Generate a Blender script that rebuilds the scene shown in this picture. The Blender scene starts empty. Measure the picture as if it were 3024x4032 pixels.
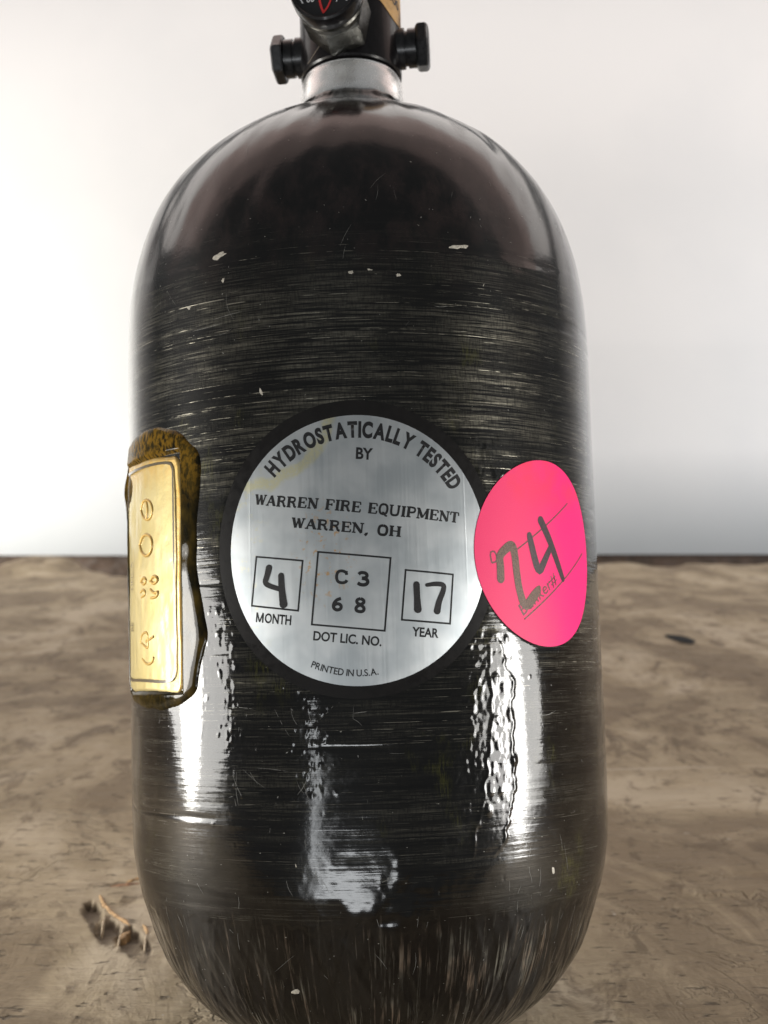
import bpy, bmesh, math, random
import numpy as np
from mathutils import Matrix, Vector

# ------------------------------------------------------------------ camera, world, lamps, exposure
sc = bpy.context.scene
C = sc.collection
rad = math.radians

cam_d = bpy.data.cameras.new('camera')
cam = bpy.data.objects.new('camera', cam_d); C.objects.link(cam)
cam_d.sensor_fit = 'VERTICAL'; cam_d.sensor_height = 24.0
cam_d.lens = 21.7
cam_d.clip_start = 0.01; cam_d.clip_end = 50
cam.location = (0.00166, -0.21181, 0.13072)
cam.rotation_euler = (rad(90 - 3.0), 0, 0)
cam_d.dof.use_dof = True
cam_d.dof.focus_distance = 0.172
cam_d.dof.aperture_fstop = 18.0
sc.camera = cam

world = bpy.data.worlds.new('World'); sc.world = world
world.use_nodes = True
bg = world.node_tree.nodes['Background']
bg.inputs[0].default_value = (0.95, 0.98, 1.0, 1)
bg.inputs[1].default_value = 0.14

def area_lamp(name, loc, target, sx, sy, radiance, col, shape='RECTANGLE'):
    d = bpy.data.lights.new(name, 'AREA'); d.shape = shape
    d.size = sx; d.size_y = sy; d.color = col
    d.energy = radiance * math.pi * sx * sy
    o = bpy.data.objects.new(name, d); C.objects.link(o)
    o.location = loc
    v = Vector(target) - Vector(loc)
    o.rotation_euler = v.to_track_quat('-Z', 'Y').to_euler()
    return o

# low daylight from the left and from the right, a warm ceiling bounce, light on the wall from the left
area_lamp('window_lamp_left', (-0.27, -0.050, 0.058), (0, 0, 0.065), 0.065, 0.11, 17, (1.0, 0.97, 0.90), 'ELLIPSE')
area_lamp('window_lamp_left_wide', (-0.29, -0.065, 0.060), (0, 0, 0.065), 0.20, 0.12, 7.5, (1.0, 0.98, 0.94), 'ELLIPSE')
area_lamp('window_lamp_right', (0.26, -0.125, 0.058), (0, 0, 0.065), 0.060, 0.11, 18, (1.0, 0.98, 0.94), 'ELLIPSE')
area_lamp('window_lamp_right_wide', (0.28, -0.130, 0.060), (0, 0, 0.065), 0.17, 0.12, 7.5, (1.0, 0.98, 0.94), 'ELLIPSE')
area_lamp('front_glint_light', (-0.10, -0.62, -0.115), (0, 0, 0.04), 0.34, 0.085, 8.5, (0.95, 0.98, 1.0), 'ELLIPSE')  # added low in front to make the bright splash reflected in the barrel
area_lamp('front_glint_slit', (-0.235, -0.58, -0.03), (0, 0, 0.05), 0.045, 0.18, 6, (0.95, 0.98, 1.0), 'ELLIPSE')  # added strip for the narrow upper end of that splash
# added area lights standing in for warm ceiling bounce, brightest towards the wall
area_lamp('ceiling_bounce', (0.0, 0.95, 1.30), (0, 0.95, 0), 4.5, 0.70, 1.7, (1.0, 0.93, 0.88))
area_lamp('ceiling_bounce_middle', (0.0, 0.42, 1.30), (0, 0.42, 0), 4.5, 0.36, 1.0, (1.0, 0.72, 0.64))
area_lamp('ceiling_bounce_near', (0.0, 0.06, 1.30), (0, 0.06, 0), 4.5, 0.36, 0.55, (1.0, 0.70, 0.62))
area_lamp('wall_lamp', (-1.05, 0.60, 0.05), (-0.95, 1.4, 0.07), 0.6, 0.6, 16, (1.0, 0.98, 0.92))
area_lamp('wall_fill_right', (1.15, 0.60, 0.22), (0.85, 1.4, 0.18), 0.6, 0.6, 5.5, (0.97, 0.98, 1.0))  # added cool fill that evens out the wall's tint, no known source

vs = sc.view_settings
vs.view_transform = 'Standard'; vs.look = 'None'; vs.exposure = 0.0; vs.gamma = 1.0
vs.use_curve_mapping = False
sc.cycles.use_denoising = True

# ------------------------------------------------------------------ helpers
rng = np.random.default_rng(7)
random.seed(7)

def lat(seed, n=512):
    return np.random.default_rng(seed).random((n, n))
_L = {}
def vn(x, y, seed=0):
    """smooth value noise in -1..1"""
    if seed not in _L: _L[seed] = lat(seed)
    g = _L[seed]; n = g.shape[0]
    xi = np.floor(x).astype(int); yi = np.floor(y).astype(int)
    fx = x - xi; fy = y - yi
    fx = fx*fx*(3-2*fx); fy = fy*fy*(3-2*fy)
    a = g[xi % n, yi % n]; b = g[(xi+1) % n, yi % n]; c = g[xi % n, (yi+1) % n]; d = g[(xi+1) % n, (yi+1) % n]
    return 2*((a*(1-fx)+b*fx)*(1-fy)+(c*(1-fx)+d*fx)*fy)-1
def sstep(a, b, x):
    t = np.clip((x-a)/(b-a), 0, 1); return t*t*(3-2*t)

def mesh_np(name, V, F, smooth=True):
    me = bpy.data.meshes.new(name)
    V = np.asarray(V, dtype=np.float64)
    me.from_pydata(V.tolist(), [], F.tolist() if hasattr(F, 'tolist') else F)
    if smooth:
        me.polygons.foreach_set('use_smooth', np.ones(len(me.polygons), dtype=bool))
    me.update()
    return me
def grid_faces(nr, nc, wrap=False):
    i = np.arange(nr-1)[:, None]; j = np.arange(nc if wrap else nc-1)[None, :]
    j2 = (j+1) % nc
    return np.stack([i*nc+j, i*nc+j2, (i+1)*nc+j2, (i+1)*nc+j], -1).reshape(-1, 4)
def obj(name, me, mat=None, parent=None, smooth=None):
    if isinstance(me, bmesh.types.BMesh):
        m = bpy.data.meshes.new(name); me.to_mesh(m); me.free(); me = m
    o = bpy.data.objects.new(name, me); C.objects.link(o)
    if mat is not None and not me.materials: me.materials.append(mat)
    if parent is not None: o.parent = parent
    return o
def smooth_angle(me, deg=35):
    me.polygons.foreach_set('use_smooth', np.ones(len(me.polygons), dtype=bool))
    bm = bmesh.new(); bm.from_mesh(me)
    for e in bm.edges:
        if len(e.link_faces) == 2 and e.calc_face_angle(0) > rad(deg): e.smooth = False
    bm.to_mesh(me); bm.free()

# ---- node helpers
class N:
    def __init__(s, name):
        s.m = bpy.data.materials.new(name); s.m.use_nodes = True
        s.t = s.m.node_tree; s.n = s.t.nodes
        s.p = s.n['Principled BSDF']
    def add(s, typ, **kw):
        n = s.n.new(typ)
        for k, v in kw.items(): setattr(n, k, v)
        return n
    def link(s, a, b): s.t.links.new(a, b)
    def put(s, sock, v):
        if hasattr(v, 'is_linked') or isinstance(v, bpy.types.NodeSocket): s.link(v, sock)
        else: sock.default_value = v
    def math(s, op, a, b=None, c=None, clamp=False):
        n = s.add('ShaderNodeMath', operation=op, use_clamp=clamp)
        s.put(n.inputs[0], a)
        if b is not None: s.put(n.inputs[1], b)
        if c is not None: s.put(n.inputs[2], c)
        return n.outputs[0]
    def ss(s, x, a, b, lo=0.0, hi=1.0):
        n = s.add('ShaderNodeMapRange', interpolation_type='SMOOTHSTEP')
        s.put(n.inputs[0], x); n.inputs[1].default_value = a; n.inputs[2].default_value = b
        n.inputs[3].default_value = lo; n.inputs[4].default_value = hi
        return n.outputs[0]
    def noise(s, vec, scale=1.0, detail=3, rough=0.55, dist=0.0):
        n = s.add('ShaderNodeTexNoise'); n.inputs['Scale'].default_value = scale
        n.inputs['Detail'].default_value = detail; n.inputs['Roughness'].default_value = rough
        n.inputs['Distortion'].default_value = dist
        s.link(vec, n.inputs['Vector']); return n.outputs['Fac']
    def mapv(s, vec, scale, loc=(0,0,0), rot=(0,0,0)):
        n = s.add('ShaderNodeMapping'); n.inputs['Scale'].default_value = scale
        n.inputs['Location'].default_value = loc; n.inputs['Rotation'].default_value = rot
        s.link(vec, n.inputs['Vector']); return n.outputs[0]
    def mix(s, f, a, b, mode='MIX'):
        n = s.add('ShaderNodeMix', data_type='RGBA', blend_type=mode)
        s.put(n.inputs[0], f)
        for k, v in ((6, a), (7, b)):
            if isinstance(v, tuple): n.inputs[k].default_value = (v + (1,))[:4]
            else: s.link(v, n.inputs[k])
        return n.outputs[2]
    def bump(s, h, strength, dist, nrm=None):
        n = s.add('ShaderNodeBump'); n.inputs['Strength'].default_value = strength
        n.inputs['Distance'].default_value = dist; s.link(h, n.inputs['Height'])
        if nrm is not None: s.link(nrm, n.inputs['Normal'])
        return n.outputs[0]
    def set(s, **kw):
        for k, v in kw.items():
            k = k.replace('_', ' ')
            i = next(x for x in s.p.inputs if x.name.lower() == k.lower())
            if isinstance(v, tuple) and len(v) == 3: v = v + (1,)
            s.put(i, v)
    def obj(s): return s.add('ShaderNodeTexCoord').outputs['Object']
    def uv(s): return s.add('ShaderNodeTexCoord').outputs['UV']

# ------------------------------------------------------------------ tank geometry (tank frame: z along the axis, front = -y)
R = 0.055
PROF = np.array([[0.0,0.0],[0.00512,7e-05],[0.00922,0.00028],[0.01297,0.00063],[0.01649,0.00112],[0.01982,0.00174],[0.02299,0.0025],[0.02599,0.0034],[0.02884,0.00443],[0.03155,0.00559],[0.03411,0.00688],[0.0365,0.0083],[0.03871,0.00984],[0.04076,0.01151],[0.04266,0.01329],[0.0444,0.01519],[0.04596,0.01721],[0.04733,0.01934],[0.04854,0.02158],[0.04957,0.02394],[0.05044,0.0264],[0.05135,0.02898],[0.05228,0.03169],[0.0531,0.03453],[0.05386,0.03753],[0.05446,0.04076],[0.05489,0.04444],[0.05505,0.05],[0.0551,0.06],[0.05512,0.08],[0.0551,0.1],[0.05506,0.12],[0.05502,0.15197],[0.05499,0.15762],[0.05479,0.16237],[0.05444,0.16669],[0.05393,0.17071],[0.05326,0.1745],[0.05238,0.17808],[0.05135,0.18147],[0.05017,0.18469],[0.04883,0.18775],[0.04734,0.19063],[0.04558,0.19335],[0.04366,0.19591],[0.0416,0.1983],[0.0394,0.20052],[0.03707,0.20258],[0.03467,0.20446],[0.03216,0.20625],[0.02951,0.20795],[0.02671,0.20955],[0.02375,0.2111],[0.02064,0.21265],[0.018,0.2145],[0.016,0.2163],[0.0147,0.2182],[0.0138,0.2193],[0.0128,0.2197],[0.0,0.2198]])
# the barrel's own sheet coordinates (u round it, v along it): a table from u to arc length, a smooth map from v to height
GU = np.array([(-0.3,-0.252),(-0.0864,-0.07),(-0.072,-0.06146),(-0.066,-0.0574),(-0.06,-0.05253),(-0.054,-0.04737),(-0.048,-0.0421),(-0.042,-0.03678),(-0.036,-0.03146),(-0.03,-0.02614),(-0.024,-0.02082),(-0.018,-0.01552),(-0.012,-0.01023),(-0.006,-0.00494),(0.0,0.00034),(0.006,0.00563),(0.012,0.01091),(0.018,0.01621),(0.024,0.02151),(0.03,0.02682),(0.036,0.03213),(0.042,0.03744),(0.048,0.04273),(0.054,0.04798),(0.06,0.05309),(0.066,0.05791),(0.072,0.06201),(0.0864,0.0707),(0.3,0.253)])
GC = (1.404e-3, 0.87997, -1.1628e-3, -1.6427, 10.736)
def to_geo(u, v):
    uc = np.clip(u, -.072, .072)
    return np.interp(u, GU[:,0], GU[:,1])/R, GC[0]+GC[1]*v+GC[2]*uc+GC[3]*uc**2+GC[4]*uc**2*v
def from_geo(ph, z):
    u = np.interp(ph*R, GU[:,1], GU[:,0]); uc = np.clip(u, -.072, .072)
    return u, (z-GC[0]-GC[2]*uc-GC[3]*uc**2)/(GC[1]+GC[4]*uc**2)
def prof_r(z): return np.interp(z, PROF[:,1], PROF[:,0])
def S(u, v, off=0.0):
    """unrolled tank coordinates (metres round the barrel, height) to a point on the barrel"""
    u = np.asarray(u, float); v = np.asarray(v, float)
    ph, z = to_geo(u, v)
    r = prof_r(z) + off
    return np.stack([r*np.sin(ph), -r*np.cos(ph), z], -1)

tank = bpy.data.objects.new('gas_cylinder', None); C.objects.link(tank)
tank['label'] = 'black fibre-wrapped compressed air cylinder with round silver and pink stickers, on the weathered wood'
tank['category'] = 'air cylinder'
tank.empty_display_size = 0.05
M3 = Matrix(((0.9995896, 0.0019984, -0.0285782), (0.0014993, 0.9925477, 0.1218479), (0.0286087, -0.1218408, 0.9921373)))
tank.matrix_world = Matrix.Translation((0, 0, 0.0010)) @ M3.to_4x4()

LABEL_C = (-0.0006, 0.1215); LABEL_R = 0.0313; FOIL_R = 0.0284
PINK_C = (0.0456, 0.1205); PINK_R = 0.0206
RUN_R = np.array([(0.03,0.10396),(0.03122,0.09837),(0.0336,0.09305),(0.03316,0.0872),(0.03273,0.08138),(0.03348,0.07699),(0.03323,0.07119),(0.03169,0.06551),(0.03002,0.05987),(0.02711,0.05637)])
RUN_L = np.array([(0.0272,0.10396),(0.02798,0.09726),(0.02748,0.09319),(0.0283,0.08736),(0.02716,0.08017),(0.02644,0.07444),(0.02489,0.06879),(0.02306,0.06319),(0.022,0.05637)])
RUN2_L = np.array([(0.0235,0.106),(0.02427,0.09733),(0.02412,0.09328),(0.02321,0.08609),(0.02205,0.08038),(0.02076,0.07043)])
def poly_u(P, v):
    o = np.argsort(P[:,1]); return np.interp(v, P[o,1], P[o,0])

def shell_height(u, v):
    """relief of the resin and the windings, in metres"""
    h = np.zeros_like(u)
    hoop = sstep(.040, .047, v + .0012*vn(u*300, v*0, 3)) * (1 - sstep(.176, .186, v + .002*vn(u*90, v*0, 4)))
    # hoop windings: fine ridges, slightly helical, broken along their length
    w = v + 0.010*u + .0006*vn(u*40, v*60, 11)
    h += hoop * 8e-6 * vn(u*30, w*900, 12)
    h += hoop * 1.3e-5 * vn(u*14, w*330, 13)
    h += hoop * 2e-5 * vn(u*18, w*110, 14)
    # occasional winding gaps
    g = vn(u*22, w*520, 15)
    h -= hoop * 7e-5 * sstep(.60, .8, g)
    # long soft dents
    h += 5e-5 * vn(u*55, v*40, 16) + 2.0e-5*vn(u*140, v*110, 17)
    # lower dome: helical strands running up and down
    low = 1 - sstep(.030, .050, v)
    for k, (sl, sd) in enumerate(((.35, 21), (-.30, 22))):
        rb = vn((u + sl*v)*420, v*18, sd+9); h += low * 1.0e-4 * sstep(-.15, .15, rb) 
        h += low * 4.5e-5 * vn((u + sl*v)*900, v*45, sd) + low * 1.2e-4 * vn((u + sl*v)*300, v*25, sd+5)
    # dents and lumps low on the front
    fr_ = np.exp(-((u-.002)/.022)**2-((v-.047)/.012)**2)
    h += fr_ * (2.2e-4*vn(u*110, v*120, 34) + 1.0e-4*vn(u*300, v*260, 35) + 4e-5*vn(u*800, v*500, 36))
    # the ledge where the hoop layer ends, with a few drips
    led = .0445 + .0011*vn(u*160, v*0, 31) + .0006*vn(u*600, v*0, 32)
    h += 1.1e-4 * (sstep(-.0006, .0006, v - led) - .5)
    h += 1.3e-4 * np.exp(-((v-led+.0006)/.0007)**2) * np.clip(vn(u*260, v*0, 33), 0, 1)
    # upper dome: lumpy strands
    up = sstep(.180, .195, v)
    h += up * 9e-5 * vn((u-.4*v)*200, v*60, 41) + up * 1.1e-4*vn((u+.5*v)*120, v*40, 42)
    h += 6e-5 * (1 - sstep(-.001, .001, v - .1865 - .0012*vn(u*60, v*0, 43)))
    # resin film on the right: raised between two wavy edges, with a bead along each edge
    wob = .0005*vn(u*0+3, v*500, 51) + .0003*vn(u*0+9, v*1400, 52)
    ur = poly_u(RUN_R, v) + wob; ul = poly_u(RUN_L, v) + .0005*vn(u*0+5, v*420, 53); ul2 = poly_u(RUN2_L, v) + .0007*vn(u*0+7, v*520, 54)
    vz = sstep(.0555, .060, v) * (1 - sstep(.101, .105, v))
    film = sstep(-.0003, .0003, u - ul) * (1 - sstep(-.0003, .0003, u - ur)) * vz
    h += film * 7e-5
    for e, a in ((ur, 1.5e-4), (ul, 1.2e-4)):
        h += vz * a * np.exp(-((u - e)/.00035)**2) * (.7 + .5*vn(u*0+1, v*700, 55))
    vz2 = sstep(.070, .075, v) * (1 - sstep(.101, .105, v))
    film2 = sstep(-.0004, .0004, u - ul2) * (1 - sstep(-.0002, .0004, u - ul)) * vz2
    h += film2 * 3e-5 * (1 + vn(u*900, v*900, 56))
    h += vz2 * 8e-5*np.exp(-((u - ul2)/.0004)**2) * np.clip(.4 + vn(u*0+2, v*900, 57), 0, 1)
    # inner surface of the film is puckered
    h += (film*.7 + film2) * 2.0e-5 * vn(u*2200, v*1500, 58)
    # clear blob with wrinkles, lower middle right
    bl = np.exp(-(((u-.0125)/.0075)**2 + ((v-.0575)/.0075)**2)**2)
    h += bl * 1.1e-4 * np.abs(vn(u*330, v*330, 59)) * 1.5
    return h

BUBBLES = []
def add_bubbles(n, u0, u1, v0, v1, r0, r1, seed):
    g = np.random.default_rng(seed)
    for i in range(n):
        BUBBLES.append((g.uniform(u0, u1), g.uniform(v0, v1), r0*(r1/r0)**(g.random()**1.6), g.choice((1, 1, -.6))))
add_bubbles(110, .0225, .0335, .066, .103, .00018, .0009, 61)      # in the film
add_bubbles(240, .0150, .0240, .060, .100, .00012, .0004, 62)      # left of the film
add_bubbles(420, -.0300, -.0060, .070, .094, .00012, .0004, 63)    # under the silver sticker, left
add_bubbles(90, -.038, -.028, .082, .112, .0002, .0005, 64)
add_bubbles(60, .026, .034, .128, .146, .0003, .0010, 65)          # above the pink sticker
add_bubbles(160, -.035, .040, .045, .180, .00015, .0004, 66)

def build_shell():
    a = np.r_[0, np.cumsum(np.hypot(*np.diff(PROF, axis=0).T))]
    nr = 900
    t = np.linspace(0, a[-1], nr)
    # smooth the profile slightly
    tt = np.linspace(-.004, .004, 17); wgt = np.exp(-(tt/.0022)**2); wgt /= wgt.sum()
    r = sum(w*np.interp(np.abs(t+d), a, PROF[:,0]) for d, w in zip(tt, wgt)); z = sum(w*np.interp(np.clip(t+d, 0, a[-1]), a, PROF[:,1]) for d, w in zip(tt, wgt))
    r[0] = r[-1] = 1e-5
    front = np.linspace(-100, 100, 720); back = np.linspace(100, 260, 90)[1:-1]
    ph = np.radians(np.r_[front, back]); nc = len(ph)
    u, v = from_geo(ph[None, :] + 0*t[:, None], z[:, None] + 0*ph[None, :])
    fade = sstep(.004, .012, r)[:, None]
    h = shell_height(u, v)
    uf = u[nr//2, :720]
    for bu, bv, br, s in BUBBLES:
        j0 = np.searchsorted(uf, bu-1.6*br); j1 = np.searchsorted(uf, bu+1.6*br)+1
        vc = v[:, min(719, (j0+j1)//2)]
        i0 = np.searchsorted(vc, bv-2.3*br); i1 = np.searchsorted(vc, bv+2.3*br)+1
        uu = u[i0:i1, j0:j1]; vv = v[i0:i1, j0:j1]
        h[i0:i1, j0:j1] += s*br*.15*np.exp(-(((uu-bu)**2 + (.7*(vv-bv))**2)/br**2)**2)
    # flat under the stickers
    flat = np.minimum(sstep(LABEL_R-.0012, LABEL_R+.0006, np.hypot(u-LABEL_C[0], v-LABEL_C[1])), sstep(PINK_R-.0012, PINK_R+.0006, np.hypot(u-PINK_C[0], v-PINK_C[1])))
    h = h*flat*fade - 6e-5*(1-flat)
    dr = np.gradient(r, t); dz = np.gradient(z, t); L = np.hypot(dr, dz)
    nr_, nz_ = (dz/L)[:, None], (-dr/L)[:, None]
    rr = r[:, None] + h*nr_; zz = z[:, None] + h*nz_
    V = np.stack([rr*np.sin(ph), -rr*np.cos(ph), zz], -1).reshape(-1, 3)
    F = grid_faces(nr, nc, True)
    me = bpy.data.meshes.new('shell')
    me.vertices.add(len(V)); me.vertices.foreach_set('co', V.ravel())
    me.loops.add(F.size); me.loops.foreach_set('vertex_index', F.ravel().astype(np.int32))
    me.polygons.add(len(F)); me.polygons.foreach_set('loop_start', np.arange(0, F.size, 4, dtype=np.int32))
    me.polygons.foreach_set('use_smooth', np.ones(len(F), dtype=bool))
    me.update(calc_edges=True)
    uvl = me.uv_layers.new(name='UVMap')
    UV = np.stack([u, v], -1).reshape(-1, 2)[F.ravel()]
    uvl.data.foreach_set('uv', UV.astype(np.float32).ravel())
    me.validate()
    return me

# ------------------------------------------------------------------ materials
def mat_shell():
    m = N('fibre_wrap_resin')
    uv = m.uv(); sep = m.add('ShaderNodeSeparateXYZ'); m.link(uv, sep.inputs[0]); u, z = sep.outputs[0], sep.outputs[1]
    low = m.ss(m.math('ADD', z, m.math('MULTIPLY', m.math('SUBTRACT', m.noise(m.mapv(uv, (260, 40, 1), (1, 3, 0)), 1, 3, .6), .5), .022)), .034, .047, 1, 0)
    s1 = m.noise(m.mapv(uv, (40, 2100, 1), rot=(0, 0, 0.012)), 1, 4, .6)
    s2 = m.noise(m.mapv(uv, (160, 5200, 1), (3, 1, 0), rot=(0, 0, -0.01)), 1, 3, .6)
    s3 = m.noise(m.mapv(uv, (2600, 420, 1), (7, 2, 0)), 1, 3, .6)
    big = m.noise(m.mapv(uv, (45, 60, 1), (1, 5, 0)), 1, 3, .5)
    band = m.noise(m.mapv(uv, (8, 260, 1), (2, 9, 0)), 1, 3, .6)
    hoop = m.math('MULTIPLY', m.ss(z, .043, .047), m.ss(m.math('ADD', z, m.math('MULTIPLY', m.math('SUBTRACT', big, .5), .03)), .165, .196, 1, 0))
    streak = m.math('MULTIPLY', m.ss(s1, .38, .60), m.ss(s2, .33, .58))
    weave = m.math('MULTIPLY', streak, m.ss(s3, .36, .60, .45, 1))
    weave = m.math('MULTIPLY', weave, m.ss(band, .35, .62, .15, 1))
    fib = m.math('MULTIPLY', m.math('MULTIPLY', m.math('MULTIPLY', weave, hoop), m.ss(big, .35, .62, .2, 1)), m.ss(z, .075, .135, .22, 1))
    thin = m.math('MULTIPLY', m.ss(m.noise(m.mapv(uv, (14, 3800, 1), (5, 0, 0), rot=(0, 0, .012)), 1, 2, .5), .60, .70), m.ss(m.noise(m.mapv(uv, (220, 900, 1), (2, 6, 0)), 1, 3, .6), .44, .60))
    fib = m.math('MAXIMUM', fib, m.math('MULTIPLY', m.math('MULTIPLY', thin, hoop), m.ss(z, .07, .12, .18, 1)))
    # helical strands on the domes, strongest below; brown raised as painted ground reflection
    d1 = m.noise(m.mapv(uv, (800, 42, 1), (4, 0, 0), rot=(0, 0, .36)), 1, 4, .65)
    d2 = m.noise(m.mapv(uv, (900, 48, 1), (9, 3, 0), rot=(0, 0, -.30)), 1, 4, .65)
    dm = m.math('MULTIPLY', m.math('MAXIMUM', m.ss(d1, .54, .68), m.ss(d2, .55, .69)), low)
    brown = m.noise(m.mapv(uv, (120, 90, 1), (2, 2, 0)), 1, 3, .6)
    base = m.mix(fib, (.0025, .0025, .0025), m.mix(thin, (.155, .146, .116), (.44, .415, .34)))
    base = m.mix(m.math('MULTIPLY', dm, m.ss(m.noise(m.mapv(uv, (75, 55, 1), (3, 8, 0), rot=(0, 0, .3)), 1, 4, .65), .42, .62, .12, 1)), base, m.mix(m.ss(brown, .4, .6), (.15, .11, .08), (.13, .122, .10)))
    # olive tint of old resin here and there
    ol = m.math('MULTIPLY', m.ss(m.noise(m.mapv(uv, (70, 45, 1), (8, 8, 0)), 1, 4, .6), .58, .72), m.math('MULTIPLY', hoop, m.ss(s3, .4, .6)))
    base = m.mix(m.math('MULTIPLY', ol, .5), base, (.05, .05, .008))
    dome = m.math('MULTIPLY', m.ss(z, .172, .200), m.ss(m.noise(m.mapv(uv, (140, 90, 1), (4, 4, 0), rot=(0, 0, .4)), 1, 5, .7), .42, .66))
    base = m.mix(m.math('MULTIPLY', dome, .8), base, (.020, .013, .012))
    # pale nicks and dust
    nick = m.ss(m.noise(m.mapv(uv, (900, 1500, 1), (5, 5, 0)), 1, 2, .6), .735, .76)
    base = m.mix(m.math('MULTIPLY', nick, .7), base, (.30, .29, .25))
    tan = m.add('ShaderNodeTangent', direction_type='RADIAL', axis='Z')
    m.link(tan.outputs[0], next(i for i in m.p.inputs if i.name == 'Tangent'))
    rough = m.ss(m.noise(m.mapv(uv, (300, 1200, 1)), 1, 3, .6), .3, .7, .36, .44)
    frost = m.math('MULTIPLY', m.ss(m.noise(m.mapv(uv, (90, 60, 1), (6, 1, 0), rot=(0, 0, .5)), 1, 5, .7), .52, .70), .12)
    crough = m.math('ADD', m.math('ADD', m.math('ADD', m.math('ADD', frost, .07), m.ss(z, .055, .085, .05, 0)), m.ss(z, .178, .195, 0, .09)), m.math('MULTIPLY', nick, .3))
    # fine relief
    hh = m.math('ADD', m.math('MULTIPLY', s1, hoop), m.math('MULTIPLY', s2, m.math('MULTIPLY', hoop, .35)))
    bmp = m.bump(hh, .30, .0003)
    cb = m.math('ADD', m.math('MULTIPLY', m.noise(m.mapv(uv, (20, 900, 1), (1, 1, 0)), 1, 3, .5), hoop), m.math('MULTIPLY', m.noise(m.mapv(uv, (900, 900, 1)), 1, 2, .5), .35))
    cbmp = m.bump(cb, .18, .0002)
    m.set(Base_Color=base, Metallic=m.math('MULTIPLY', fib, .85), Roughness=rough, Anisotropic=1.0, Coat_Weight=1.0, Coat_Roughness=crough, Coat_IOR=1.5, Normal=bmp, Coat_Normal=cbmp)
    m.p.inputs['Specular IOR Level'].default_value = .04
    m.p.inputs['Anisotropic Rotation'].default_value = .25
    return m.m

def mat_simple(name, col, rough=.5, metal=0.0, coat=0.0, crough=.1, noise=0.0, nscale=400, bump=0.0, aniso=0.0, spec=.5):
    m = N(name); o = m.obj()
    c = col
    if noise:
        f = m.noise(o, nscale, 4, .6)
        lo = tuple(x*(1-noise) for x in col); hi = tuple(min(1, x*(1+noise)) for x in col)
        c = m.mix(m.ss(f, .3, .7), lo, hi)
    m.set(Base_Color=c, Roughness=rough, Metallic=metal, Coat_Weight=coat, Coat_Roughness=crough, Anisotropic=aniso)
    m.p.inputs['Specular IOR Level'].default_value = spec
    if noise:
        m.set(Roughness=m.ss(m.noise(o, nscale*2.3, 3, .6), .3, .7, max(.02, rough*.75), min(1, rough*1.3)))
    if bump: m.set(Normal=m.bump(m.noise(o, nscale*1.7, 4, .6), bump, .0003))
    return m.m

def mat_foil():
    m = N('brushed_foil'); uv = m.uv(); o = m.obj()
    br = m.noise(m.mapv(uv, (2600, 30, 1), rot=(0, 0, .1)), 1, 3, .6)
    cloud = m.noise(m.mapv(uv, (90, 90, 1)), 1, 3, .5)
    col = m.mix(m.ss(cloud, .35, .65), (.48, .52, .54), (.66, .69, .70))
    col = m.mix(m.ss(br, .3, .7, 0, .10), col, (.58, .61, .63))
    # yellow glue stain in an arc at the upper left, rust-coloured specks
    sep = m.add('ShaderNodeSeparateXYZ'); m.link(uv, sep.inputs[0]); u, v = sep.outputs[0], sep.outputs[1]
    du = m.math('SUBTRACT', u, -.0225); dv = m.math('SUBTRACT', v, .1530)
    rr = m.math('SQRT', m.math('ADD', m.math('MULTIPLY', du, du), m.math('MULTIPLY', dv, dv)))
    wob = m.math('MULTIPLY', m.math('SUBTRACT', m.noise(m.mapv(uv, (200, 200, 1)), 1, 2, .5), .5), .004)
    arc = m.ss(m.math('ABSOLUTE', m.math('SUBTRACT', m.math('ADD', rr, wob), .0172)), .0006, .0019, 1, 0)
    arc = m.math('MULTIPLY', arc, m.ss(m.noise(m.mapv(uv, (1500, 1500, 1)), 1, 2, .5), .3, .55, .45, 1))
    col = m.mix(m.math('MULTIPLY', arc, .55), col, (.72, .66, .30))
    eu = m.math('SUBTRACT', u, -.0075); ev = m.math('SUBTRACT', v, .1205)
    em = m.ss(m.math('ADD', m.math('MULTIPLY', eu, eu), m.math('MULTIPLY', m.math('MULTIPLY', ev, ev), .35)), .0, .00006, 1, 0)
    sp = m.math('MULTIPLY', em, m.ss(m.noise(m.mapv(uv, (700, 700, 1), (3, 3, 0)), 1, 3, .6), .56, .66))
    col = m.mix(m.math('MULTIPLY', sp, .8), col, (.62, .35, .12))
    fu = m.ss(u, -.024, -.018, 1, 0)
    ye = m.math('MULTIPLY', fu, m.ss(m.noise(m.mapv(uv, (300, 300, 1), (8, 3, 0)), 1, 4, .7), .54, .66))
    col = m.mix(m.math('MULTIPLY', ye, .5), col, (.7, .66, .45))
    tan = m.add('ShaderNodeTangent', direction_type='RADIAL', axis='Z')
    m.link(tan.outputs[0], m.p.inputs['Tangent'])
    m.set(Base_Color=col, Metallic=.88, Roughness=m.ss(br, .3, .7, .38, .43), Anisotropic=.6, Coat_Weight=.35, Coat_Roughness=.12)
    m.p.inputs['Anisotropic Rotation'].default_value = 0.0
    m.set(Normal=m.bump(m.math('ADD', br, m.math('MULTIPLY', cloud, 5)), .03, .0003))
    return m.m

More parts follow.
